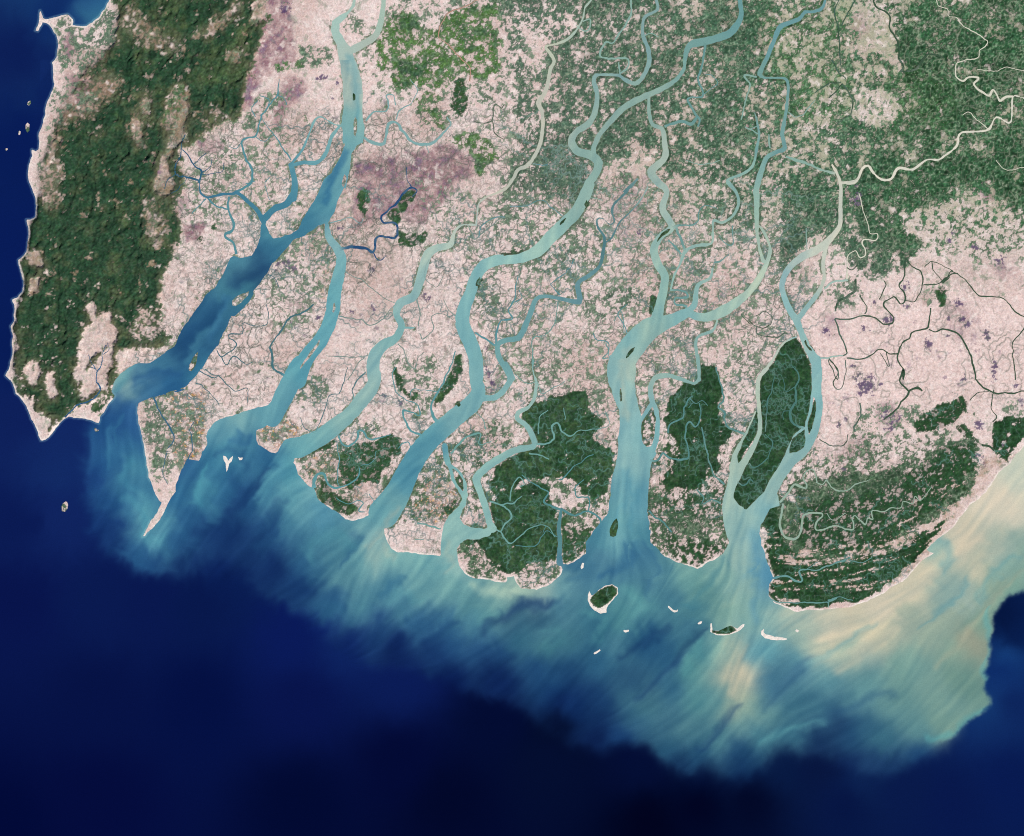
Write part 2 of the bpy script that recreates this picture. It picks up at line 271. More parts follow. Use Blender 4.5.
creeks('dark tree lined creek web on the bright eastern paddies', DKG, [
    "B6: 355,580,6 410,582,6 470,568,6 520,578,6 560,603,6 595,598,6 598,570,6 560,530,6 560,515,6 600,488,6 630,520,6 650,505,6 645,475,6 625,440,6 645,400,6 650,325,6",
    "B6: 650,325,6 680,365,5 715,385,5 722,440,5 700,490,4 685,510,4 650,505,4", "B6: 722,440,4 780,435,4 815,415,4 836,405,3 B7: 495,430,5 530,395,5 560,390,4",
    "B6: 355,580,6 375,640,6 405,720,6 390,735,6", "B6: 405,745,6 480,748,6 540,708,6 580,728,6 620,725,6 630,690,6 665,660,6 680,635,6 735,620,6 748,595,6 755,535,5",
    "B6: 748,625,5 775,635,6 B7: 500,622,6 560,645,7 605,710,7 625,770,7 635,836,7 C7: 635,80,7 660,110,7 690,130,7 760,140,6 836,130,6 M: 1060,380,1.5 1100,370,1.5",
    "B6: 620,725,6 615,750,6 645,800,6 640,836,6 C6: 640,35,7 630,95,8 665,130,9 640,170,9 600,215,8 560,250,4", "C6: 665,130,8 700,115,14 720,130,8",
    "B7: 530,380,5 590,415,5 650,485,5 740,490,4 800,555,5 836,575,5 M: 1060,330,1.2", "C7: 710,125,4 700,200,4 720,240,4 705,260,4", "B7: 800,836,4 790,690,5 836,620,4",
    "B7: 450,340,4 460,380,4 500,420,4 530,380,3", "B7: 420,365,3 450,340,3 540,380,3", "B6: 440,415,9 440,460,8 400,490,9 370,510,9 355,550,4", "B6: 460,480,5 490,530,5 480,560,4",
    "B6: 540,500,4 570,440,4 560,420,3", "B6: 330,745,4 370,800,4 365,836,4 C6: 330,0,4 370,50,4 345,95,4 375,120,3 400,60,3 400,0,3", "B6: 545,725,3 580,780,3 570,720,3", "C6: 460,180,5 460,240,6 435,280,6 440,300,5",
    "C6: 290,330,4 350,360,4 400,350,4 410,310,4", "B6: 640,305,5 625,310,3", "C7: 660,355,8 690,360,9 710,380,5", "C7: 610,170,3 640,140,3 690,130,3"])
creeks('dark sinuous creeks and oxbows in the upper right', DKG, [
    "A6: 515,0,6 530,30,7 585,65,7 585,120,8 620,180,8 625,240,8 645,280,8 630,300,9 690,290,9 720,250,8 750,225,7 810,240,6", "A6: 370,0,4 355,50,5 365,100,5 375,200,5 380,300,4", "A6: 440,0,4 400,70,4 380,110,4",
    "A6: 385,350,6 410,380,6 430,420,6 425,470,5 370,515,5 350,560,4", "A6: 270,390,4 330,350,5 380,345,5", "A6: 330,410,5 360,380,5 385,350,5", "A6: 340,250,5 370,300,5 400,330,4",
    "A6: 100,340,4 120,390,4 140,410,3", "A4: 225,440,5 215,455,4 190,435,5 180,460,5 175,505,5 120,515,4 100,505,3", "B5: 625,590,4 655,615,4 690,620,3 720,580,3 690,550,3 650,570,3", "B5: 655,615,4 660,645,4 740,660,5 770,640,4 B6: 160,645,4",
    "B5: 590,560,3 625,600,4", "A4: 175,505,4 190,560,4 220,580,3", "B6: 410,340,5 440,330,5 455,350,5 430,375,5 405,365,5"])

# islands: label, outline, kind (f forest, s sand, b brush, g grass), sandy rim side
ISLANDS = [
    ('long forest covered island between two eastern channels', """B6: 185,662 200,685 215,720 240,770 252,836 C6: 252,90 252,150 245,210 232,250 212,275 180,305 158,365 130,425 90,490 60,550 20,590
 C5: 612,625 580,605 558,572 568,530 600,465 645,380 680,300 682,230 672,150 674,85 705,52 740,8 B6: 48,826 103,772 130,712 155,678""", 'm'),
    ('green wedge island inside the eastern side channel', 'C6: 225,300 232,330 225,365 195,385 165,390 165,370 180,325 205,305', 'm'),
    ('thin wooded strip island along the western side channel', 'C5: 655,215 658,250 640,320 600,375 578,435 574,400 600,335 630,270', 'm'),
    ('slim wooded island in the eastern turquoise channel', 'C6: 275,172 274,210 264,265 257,250 262,205', 'm'),
    ('tiny wooded island below the slim channel island', 'C6: 250,245 260,285 250,298 240,275', 'm'),
    ('large oval forest island with a white crescent beach', 'D2: 368,395 374,380 384,400 410,378 440,358 468,352 492,366 494,392 470,420 452,440 445,455 446,470 420,475 395,462 376,442 367,420', 'mb'),
    ('slender forested islet in the mouth of the main river', 'D2: 488,76 493,95 492,120 486,148 474,154 461,152 458,132 466,105 478,85', 'm'),
    ('crescent sand island holding a dark green wood', 'D3: 253,515 252,552 275,564 310,566 345,558 375,545 392,530 396,518 385,520 365,538 340,525 318,532 290,546 262,545 258,515', 'mb'),
    ('bare white crescent sandbar near the southeast cape', 'D3: 478,536 464,548 466,565 480,578 510,585 550,586 600,580 560,576 520,572 485,562 474,552', 's'),
    ('speck of sand east of the white crescent sandbar', 'D3: 606,548 612,540 624,546 618,554', 's'),
    ('hooked sand islet southeast of the oval island', 'D2: 702,440 712,448 722,458 738,462 746,452 742,466 728,470 712,458 703,450', 's'),
    ('small sand speck west of the crescent island', 'D3: 198,515 208,508 220,506 214,518 202,520', 's'),
    ('short sandbar south of the oval island', 'D2: 516,542 526,544 540,542 538,550 524,554 516,549', 's'),
    ('faint sand sliver far south of the oval island', 'D2: 393,640 405,634 417,626 418,629 406,638 394,643', 's'),
    ('narrow sand sliver north of the oval island', 'D2: 336,280 344,262 352,264 349,282 340,290', 's'),
    ('white wedge shaped sandbar in the western bay', 'C2: 303,398 317,403 324,413 328,421 334,411 348,397 341,424 330,434 327,450 320,470 317,450 316,430 308,418', 's'),
    ('tiny bird shaped sandbar beside the white wedge', 'C2: 366,402 376,410 388,408 384,417 374,418', 's'),
    ('rocky brush islet alone in the deep southwest water', 'C1: 276,590 284,600 282,622 272,634 258,632 256,612 262,600', 'b'),
    ('pair of rocks below the southwest cape', 'C1: 394,284 402,284 404,293 412,290 412,298 400,300 395,293', 'b'),
    ('bare bank island in the dark estuary side channel', 'B2: 343,505 360,488 385,475 416,463 410,482 385,508 358,527 345,525', 'p'),
    ('long green shoal in the lower dark estuary', 'B2: 203,715 197,750 185,785 172,800 162,795 166,770 178,745 190,728', 'b'),
    ('brush covered lens island in the pale bay channel', 'C3: 640,462 662,482 676,505 680,525 674,540 658,520 644,490', 'b'),
    ('long paddy island split by two narrow channels', 'C5: 206,213 226,224 234,240 230,280 218,320 205,350 194,360 180,348 175,312 182,265 194,230', 'b'),
    ('dark pencil shaped islet in the broad main river', 'B5: 147,698 138,718 120,738 108,746 112,730 130,706', 'm'),
    ('thin dark islet lower down the broad main river', 'C5: 86,118 90,140 91,170 86,172 84,145', 'b'),
    ('dark wooded bar beside the main river bend', 'B5: 219,488 232,498 232,520 222,552 212,552 216,520', 'm'),
    ('curved wooded bar at the upper main river', 'B5: 296,204 285,220 262,234 240,258 232,276 240,250 258,222 282,206', 'm'),
    ('small dark islet midway on the turquoise middle river', 'B4: 572,82 575,95 566,112 561,100', 'm'),
    ('dark sliver islet upstream of the great bend', 'B4: 486,158 475,178 458,190 462,176 475,164', 'm'),
    ('long low green islet on the inside of the great bend', 'B4: 222,312 260,300 298,296 300,303 262,312 225,318', 'b'),
    ('dark islet below the great bend', 'B4: 126,402 128,418 114,446 106,440 112,420', 'm'),
    ('small round wooded islet beside the middle river mouth', 'C3: 656,186 662,180 672,184 669,194 660,196', 'm'),
    ('little green islet in the upper western river', 'A3: 223,392 229,398 229,416 223,418', 'm'),
    ('pale sandbar in the upper western river', 'A3: 230,485 238,500 238,545 232,572 224,560 223,520', 'p'),
    ('sandy lens islet further down the upper western river', 'A3: 186,728 194,738 190,765 180,785 174,770 180,745', 'p'),
    ('long thin sandbar in the pale turquoise river', 'B2: 712,662 706,690 690,712 668,742 640,776 622,800 630,778 655,742 680,706 700,680', 'p'),
    ('short sandbar upstream in the pale turquoise river', 'B2: 770,510 776,530 768,556 762,550 765,525', 'p'),
    ('pebble sized rock furthest up the western coast', 'A1: 118,424 128,420 130,432 122,442 112,436', 'b'),
    ('leaf shaped rock island off the western coast', 'A1: 114,512 124,520 123,545 114,555 107,540 107,522', 'b'),
    ('small rock southwest of the leaf shaped island', 'A1: 78,544 87,550 84,565 76,562', 'b'),
    ('lone speck of rock off the western bays', 'A1: 20,626 26,619 34,622 27,630', 'b'),
    ('dark wooded strip between the eastern channels', 'B6: 232,668 240,690 256,706 262,716 250,712 236,695 226,676', 'm'),
    ('narrow island inside the northern eastern channel loop', 'B5: 663,192 676,215 692,245 678,248 664,235', 'b'),
]
# water colours read along the survey: x, y, r, g, b (display values), deep sea then plume then rivers
WDARK = """20,50,12,30,85 20,150,8,28,86 20,250,8,28,88 20,350,8,28,86 20,420,14,32,90 60,440,18,40,98 60,470,18,42,100 60,520,16,36,95 20,520,10,26,82 20,600,8,20,75
60,20,14,42,98 95,18,50,110,145 102,8,45,100,140 80,22,30,75,120 120,-40,30,70,120 100,600,10,26,80 150,600,9,24,78 200,600,8,24,75 100,700,6,18,68 200,700,4,16,66 300,700,8,20,75 290,640,10,26,88 100,800,4,12,60 300,800,2,10,50 400,760,3,10,52
450,800,2,8,42 500,720,3,12,50 550,760,4,14,48 560,720,2,10,38 650,820,0,4,30 700,800,0,4,32 750,800,2,8,38 850,800,6,20,65 950,800,8,24,75 1010,780,8,26,80 1015,640,5,22,65 1000,620,5,20,60 1010,700,12,34,88
1000,670,10,36,95 1008,655,25,70,130 1000,680,18,52,110 990,700,20,55,110 1080,650,4,18,60 1100,800,6,22,72 0,830,2,10,56 -100,300,8,26,84 -100,700,5,16,66 400,680,11,28,86 350,640,14,36,96 400,930,2,8,42 900,930,5,16,60
640,765,4,14,52 700,775,4,16,52 780,765,8,26,66 820,765,8,22,62 860,785,12,34,80 740,762,14,42,85 905,790,9,26,74 230,540,16,42,92 230,580,9,28,80"""
WPLUME = """836,631,200,195,176 866,656,152,180,170 827,680,95,155,165 866,690,100,158,162 915,670,120,168,160 939,641,142,172,158 963,597,150,180,170 895,709,95,148,152 944,709,120,165,156 797,670,66,120,146 788,695,64,115,138 817,709,65,120,140 836,724,24,52,92
866,729,45,92,122 768,709,90,145,150 734,709,150,178,160 739,665,205,198,172 685,729,85,140,150 719,739,75,130,145 670,748,40,90,120 695,758,30,70,110 744,753,30,70,105 646,709,65,120,135 622,700,55,105,130 597,719,20,50,95 573,709,15,45,95 553,690,22,60,105
217,542,28,62,112 241,546,25,58,105 265,546,30,70,115 285,527,70,135,160 300,512,95,160,175 314,546,70,130,150 305,566,40,90,130 334,561,85,145,160 275,571,15,40,90 300,585,22,55,105 334,595,35,80,125 363,615,70,130,155 397,615,85,150,165 373,634,22,55,105 412,624,45,95,135
314,630,12,32,95 344,654,12,34,90 397,654,12,32,80 451,644,35,80,125 480,634,60,115,145 495,605,110,165,165 519,610,55,100,125 519,644,50,105,130 549,634,70,125,145 549,673,35,80,120 500,673,12,34,80 143,556,40,95,140 178,546,40,90,135 192,517,40,90,135 202,498,60,125,155 222,488,50,110,150
241,493,35,80,125 178,566,18,45,95 217,571,12,34,88 109,498,30,75,125 109,463,35,85,135 109,429,30,75,125 129,488,55,115,150 90,522,14,40,95 143,522,85,150,170
95,5,38,84,132 80,20,20,50,110 100,20,66,128,152 92,24,50,105,140 70,5,14,42,100 50,-30,14,40,98 110,-60,40,90,135 35,200,10,30,88 25,280,9,28,86 6,350,9,28,86 52,100,12,34,90 40,130,10,30,88 30,160,10,30,86 75,50,30,60,100 60,20,14,40,98 45,60,14,36,92 28,430,14,36,96
121,377,125,170,172 150,385,52,105,145 124,420,42,90,142 110,440,36,80,132 120,450,50,110,150 133,470,70,140,165 135,500,62,128,160 142,515,92,165,180 155,537,100,175,190 165,520,85,155,175 125,500,55,115,155 112,540,20,50,105 105,520,22,55,112
100,480,26,62,120 178,500,48,108,150 185,470,48,100,145 140,545,45,100,145 150,555,20,50,105
160,365,62,120,150 185,350,35,78,118 205,315,40,88,125 225,310,55,112,142 240,290,65,130,150 247,276,42,82,112 258,262,40,82,118 270,250,55,115,145 240,262,75,140,162 275,232,75,142,162 300,225,62,125,152 320,200,78,145,165 335,185,98,162,175
345,150,115,175,180 350,120,128,182,180 352,90,165,190,180 350,50,170,195,185 338,30,165,200,190 380,20,165,195,180 370,45,170,190,178 140,375,80,135,160 200,370,60,125,155 170,385,40,95,140
335,245,128,180,185 340,265,112,175,183 332,300,98,168,180 325,330,96,166,180 300,370,92,165,180 290,395,95,160,175 270,410,95,160,175 240,420,122,178,182 222,430,102,165,180 225,450,72,145,170 250,440,62,125,155 265,455,45,100,140
215,460,52,115,150 205,490,75,150,170 240,500,35,80,125 190,490,42,95,135 220,530,18,48,98 200,540,25,58,108 290,470,82,158,175 270,500,62,125,155 290,500,98,168,180 310,490,112,176,185 320,520,82,150,175 270,530,30,70,118 250,555,20,48,98
330,560,75,135,155 340,545,72,135,155 310,545,48,100,138 165,548,60,125,155 182,530,42,95,140 265,410,95,160,175
455,225,175,195,185 435,250,165,195,185 420,285,150,190,185 410,305,140,185,185 395,330,125,180,180 375,365,135,185,185 370,390,140,185,182 345,420,135,185,182 320,440,120,180,182 300,450,105,172,180
565,10,170,195,180 540,50,190,200,180 545,100,196,198,182 540,150,196,200,184 510,185,190,196,180 635,20,130,170,168 650,55,125,168,168 600,75,130,172,170 740,5,105,160,160 690,60,115,165,160 650,100,135,174,165 610,130,138,175,167 590,160,132,174,166 598,78,130,172,168 580,190,145,186,176 550,240,152,196,186 500,262,145,195,190
480,280,132,188,188 470,310,120,180,185 470,350,120,180,185 478,380,125,182,185 460,420,118,175,180 430,450,92,160,175 408,480,82,152,172 400,505,112,170,175 380,515,100,165,175 375,540,120,175,180 620,200,85,130,135 600,245,80,128,135 580,290,100,150,158 520,320,105,160,165 500,350,110,165,168
450,470,122,180,180 460,510,130,185,182 455,530,140,190,185 490,530,140,190,185 480,490,140,190,185 520,440,135,185,180 536,400,150,190,182 560,530,85,140,145
360,560,95,160,170 375,555,140,180,175 400,560,120,180,180 430,560,112,175,178 455,560,142,190,185 340,580,90,150,160 360,600,78,142,158 390,590,68,128,152 420,590,105,165,170 450,590,110,170,172 470,600,85,145,155 500,590,138,184,175
520,595,168,200,180 545,588,155,188,178 560,590,100,160,170 330,610,45,100,135 360,630,22,50,105 385,625,32,70,118 420,625,42,90,130 450,625,48,100,135 480,625,80,145,160 490,615,90,155,160 510,620,45,88,118 540,620,40,82,112 560,605,60,115,140 400,650,14,38,92
440,650,18,46,96 480,650,32,72,118 500,655,30,70,115 530,640,55,108,132 545,650,60,115,130 450,680,9,28,78 500,680,12,34,84 540,670,30,70,115 580,570,58,112,142 600,560,68,122,148 600,540,75,140,160 620,520,95,160,170 650,540,70,135,155 640,560,56,110,142
650,580,62,116,142 640,600,80,145,155 620,620,75,140,150 600,630,50,105,130 560,640,55,110,130 560,670,30,70,110 600,660,40,90,125 610,650,65,120,142 650,640,35,82,120 680,600,60,115,140 690,580,100,160,160 680,560,115,170,165 660,570,80,140,155
630,680,40,82,115 650,700,66,116,135 600,700,25,60,105 560,700,14,38,90 600,735,10,28,72 640,720,48,96,128 620,735,25,62,110 660,150,165,190,178 640,120,135,175,165 655,210,160,190,180 660,250,150,190,180 665,290,145,190,180 655,320,135,185,180 630,340,130,185,185
620,370,135,185,185 640,370,150,185,175 650,330,145,185,175 680,315,125,180,182 720,310,150,190,180 755,280,168,196,180 765,240,160,190,175 758,200,150,190,175 750,170,140,185,175 780,50,105,160,165 760,75,110,160,155 787,110,112,162,160 783,140,112,162,160 800,25,105,158,162 757,150,120,170,165 735,190,135,180,172
697,345,130,175,170 690,380,130,175,170 625,400,135,185,185 630,430,125,180,185 630,460,125,178,182 630,500,105,165,175 618,540,105,170,180 640,500,98,162,178 650,440,120,180,185 840,170,210,208,192 840,190,206,208,192 840,230,206,208,192 820,250,200,208,192 800,262,180,200,190 785,280,150,190,190 785,305,140,190,190
875,165,222,220,204 950,160,222,220,204 1010,100,222,220,204 825,275,190,200,185 805,310,150,190,185 800,330,150,195,190 815,370,138,190,190 820,400,135,190,190 815,440,135,186,185 800,460,142,186,182 775,490,150,190,182 765,510,128,184,188 750,520,155,195,185 735,500,165,198,185 740,460,170,198,182 755,400,178,200,182 765,370,188,202,188
785,352,190,204,188 745,540,150,190,182 760,540,100,165,185 735,560,148,188,178 760,580,85,155,185 745,590,140,185,178 755,610,110,170,175 720,575,130,180,170 700,590,100,155,150 690,610,75,135,145 720,610,120,170,160 740,600,140,185,172 770,620,150,190,180 790,620,185,200,180 830,620,208,206,182
690,630,60,115,140 700,650,75,140,150 670,660,42,92,128 690,670,85,150,152 720,650,115,175,170 734,650,175,192,170 735,672,205,196,168 736,695,180,188,162 745,710,130,172,160 752,650,80,150,170 770,650,90,160,175 780,680,62,114,140 770,690,58,112,142 800,660,85,150,165 820,650,190,198,175
800,640,150,185,172 790,700,66,122,140 740,730,95,150,155 720,700,80,145,155 700,700,78,142,150 670,690,50,102,132 850,618,212,202,175 880,610,202,198,178 900,595,205,200,176 920,570,207,201,176 960,540,207,199,176 1000,500,212,206,186 1015,470,198,206,188 935,548,150,190,178 850,650,118,170,165
840,640,185,190,165 880,640,190,195,170 860,632,205,200,172 910,620,150,175,160 950,590,130,170,165 980,570,188,192,170 1000,560,150,180,170 1015,570,120,165,155 1000,590,132,165,148 980,620,120,160,145 970,640,150,160,140 950,650,125,165,150 960,680,105,150,140 930,680,110,155,150 900,670,105,155,150
870,680,88,143,150 850,700,72,126,143 900,700,95,145,145 940,720,112,157,147 955,735,130,170,155 920,730,90,145,150 880,740,60,115,135 850,735,32,72,110 830,715,52,102,132 790,735,58,113,135 820,740,22,50,90 760,740,68,128,145 720,740,78,138,150 690,740,68,123,140 700,755,38,88,120 740,752,28,70,110
680,760,18,45,85 870,765,32,66,108 890,768,22,52,96 850,772,14,36,82 920,755,30,70,115 665,725,62,112,135 1080,450,200,205,185 1080,520,150,180,165 1150,400,190,200,180 1015,600,110,160,150"""

# outer edge of the muddy plume (sharp in the east, soft in the south)
PLUME_EDGE = P("""M: 1300,-200 1300,350 1120,500 1028,590 1008,596 1000,606 996,612 992,618 993,630 989,640 990,655 986,668 987,680 984,690 991,701 990,706 984,712 976,716 968,722 960,728 956,736
 946,741 934,745 922,752 908,760 890,768 870,772 850,766 838,756 815,750 795,752 770,757 745,768 715,772 690,768 668,764 662,748 650,738 630,735 600,745 560,735 520,705 480,690 440,672 400,665 360,655 330,635 290,600
 250,580 200,570 160,568 130,560 105,545 92,510 92,460 100,425 118,400 100,380 60,300 40,100 60,-200""")
# streak directions in the sea: x, y, degrees from east, turning towards north
FLOW = """135,440,95 130,500,60 160,530,80 150,375,30 200,320,50 250,270,50 300,215,40 340,150,75 350,60,95 210,470,55 250,450,60 220,520,65 280,510,55 320,560,40 340,590,50 260,560,50 390,560,75 380,610,60 430,570,70 420,610,45 470,600,50
520,590,25 500,620,40 540,620,35 450,650,20 500,660,25 560,640,35 600,640,40 650,640,45 600,580,60 620,500,80 650,560,110 630,420,90 690,580,45 680,620,50 690,660,55 740,560,95 735,620,85 735,680,85 690,700,50 640,700,50 780,680,55 800,640,30 850,620,25
860,660,35 900,620,40 950,600,42 1000,540,55 960,660,55 930,700,45 880,720,40 820,720,30 740,740,60 990,680,55 1010,660,60 400,680,10 560,700,30 620,735,10 560,600,40 300,640,0 310,480,30 430,450,50 370,400,60 470,340,95"""
# single swaths seen in the plume: colour, opacity, path with widths
SWATHS = [
    ((204, 196, 170), .7, 'D3: 388,590,10 370,640,24 355,700,34 345,750,40 340,800,34'), 
    ((206, 200, 178), .5, 'D4: 0,560,40 80,555,50 180,490,60 300,420,50 400,330,50 480,250,40 560,130,60'), ((204, 196, 172), .6, 'D4: 60,710,30 130,660,40 220,590,30 300,540,14'),
    ((105, 160, 168), .45, 'D4: -60,700,14 0,670,18 70,620,16 140,560,12 220,520,6'), ((85, 145, 158), .5, 'D4: 400,540,8 450,495,20 520,440,24 570,390,18 600,340,8'),
    ((100, 155, 160), .6, 'D4: 640,420,8 680,370,18 740,300,24 800,230,12'), ((204, 198, 174), .35, 'D4: 640,300,30 720,210,36 760,120,30'), ((108, 160, 165), .5, 'D4: 480,150,24 520,220,30 500,300,18'),
    ((158, 165, 146), .45, 'D4: 480,700,24 560,620,34 620,540,34 690,440,34 760,380,24 836,300,14'), ((175, 178, 158), .25, 'D4: 600,580,10 640,510,14'),
    ((34, 72, 115), .3, 'E4: 120,480,24 180,420,30 220,370,36 240,340,16'), ((100, 165, 170), .5, 'E4: 100,570,16 180,540,20 280,520,10'), ((34, 76, 115), .4, 'E4: 330,500,18 420,460,24 480,440,14'),
    ((92, 148, 175), .35, 'D3: 455,200,16 460,280,24 445,350,26 430,420,26 420,500,20'), ((150, 180, 165), .4, 'D3: 300,440,16 350,400,20 400,340,18'), ((62, 122, 140), .45, 'D3: 160,430,16 220,370,18 270,300,14 300,260,8'),
    ((24, 56, 96), .5, 'D3: 100,690,20 160,600,26 230,540,14'), ((26, 60, 104), .5, 'E3: 240,450,18 330,380,24 390,330,12'), ((26, 60, 104), .5, 'E3: 420,590,14 480,520,16 520,470,10'),
    ((34, 84, 128), .5, 'D2: 420,320,14 480,290,24 540,240,22 560,180,14'), ((44, 92, 132), .35, 'D2: 600,200,16 640,260,24 640,340,20 620,400,14'), ((92, 155, 160), .5, 'D2: 520,350,20 560,400,34 590,450,34 560,490,20'),
    ((80, 142, 150), .45, 'D2: 380,480,20 440,510,30 390,590,20'), ((70, 128, 140), .5, 'D2: 200,640,24 250,590,28 270,550,16 200,560,12'), ((90, 155, 158), .5, 'D2: 770,720,22 810,650,28 836,600,20'),
    ((36, 76, 118), .4, 'D2: 0,470,20 80,450,34 180,430,44 260,420,24'), ((22, 54, 98), .5, 'D2: 500,660,16 560,620,24 640,560,20 700,520,10'), ((20, 48, 95), .5, 'D1: 560,570,16 620,500,26 700,450,30 836,420,24'),
    ((24, 60, 108), .4, 'D1: 330,600,12 400,540,14 470,500,8'), ((92, 155, 165), .4, 'D1: 150,440,24 220,400,24 300,400,10'), ((46, 100, 135), .5, 'D1: 130,400,22 180,370,26 230,340,10'), ((165, 180, 168), .6, 'D1: 80,200,8 140,130,14 170,60,16 190,30,10'),
    ((178, 205, 185), .6, 'D1: 500,350,16 560,370,26 640,380,30 720,390,20'), ((40, 88, 128), .5, 'D1: 30,130,14 0,200,26 -60,260,16'), ((160, 178, 168), .5, 'D1: 140,170,6 160,220,10 200,260,6'), ((170, 186, 172), .45, 'D1: 390,300,6 410,230,12 420,160,14'),
    ((96, 165, 178), .6, 'C1: 590,560,26 600,620,26 590,680,30 610,740,44 680,740,34'), ((80, 150, 170), .5, 'C1: 500,580,10 550,590,14 580,630,14 580,700,10'), ((70, 140, 165), .45, 'C1: 560,420,10 520,480,20 560,540,20'), ((64, 130, 160), .4, 'C1: 500,240,10 480,340,12 470,440,14'),
    ((80, 155, 172), .6, 'C2: 240,440,16 215,520,24 200,600,14'), ((22, 50, 100), .55, 'C2: 480,450,12 440,520,24 380,580,30 330,640,30'), ((30, 66, 112), .4, 'C2: 570,590,8 530,640,18 480,700,18'), ((34, 76, 120), .5, 'C2: 270,390,16 300,380,16 380,390,30 400,440,24'),
    ((110, 178, 188), .5, 'C2: 540,420,40 500,500,44 460,580,30'), ((78, 140, 155), .6, 'C2: 836,760,50 760,720,50 680,750,44 650,800,40'), ((42, 92, 140), .5, 'C2: 410,310,20 400,340,14 340,350,10'),
    ((30, 66, 108), .55, 'B2: 470,370,30 420,400,50 370,430,44 330,420,20'), ((30, 72, 115), .5, 'B2: 290,520,26 220,620,34 160,700,30 150,750,16'), ((85, 150, 168), .4, 'B2: 280,560,8 230,650,10 200,700,10 150,760,12'), ((62, 118, 155), .5, 'B2: 330,490,12 270,590,14 260,650,12'),
    ((38, 96, 140), .6, 'A3: 190,630,12 150,700,18 110,770,16 90,836,16'), ((75, 145, 165), .45, 'A3: 215,230,14 235,320,16 240,420,14 235,500,10'), ((34, 78, 128), .5, 'C1: 560,90,20 640,60,30 740,60,20'), ((96, 165, 175), .5, 'C1: 560,30,10 500,80,16 480,130,14'),
    ((30, 80, 135), .6, 'D4: 690,790,8 730,740,14 770,680,12 800,640,18'), ((24, 70, 125), .5, 'D4: 680,760,6 700,720,10'), ((88, 168, 176), .5, 'D4: 690,470,5 690,560,6 680,660,6 672,760,6'), ((95, 170, 172), .6, 'E4: 560,560,8 640,555,12 660,520,10 700,490,10 745,480,8'),
    ((180, 190, 172), .45, 'C5: 90,40,14 95,150,14 100,230,14'), ((70, 135, 160), .4, 'C5: 150,520,12 155,600,20 150,700,18'), ((75, 140, 165), .35, 'C5: 120,480,10 115,580,14 90,700,14'), ((176, 188, 174), .45, 'B5: 140,700,14 120,760,18 125,836,14'),
]

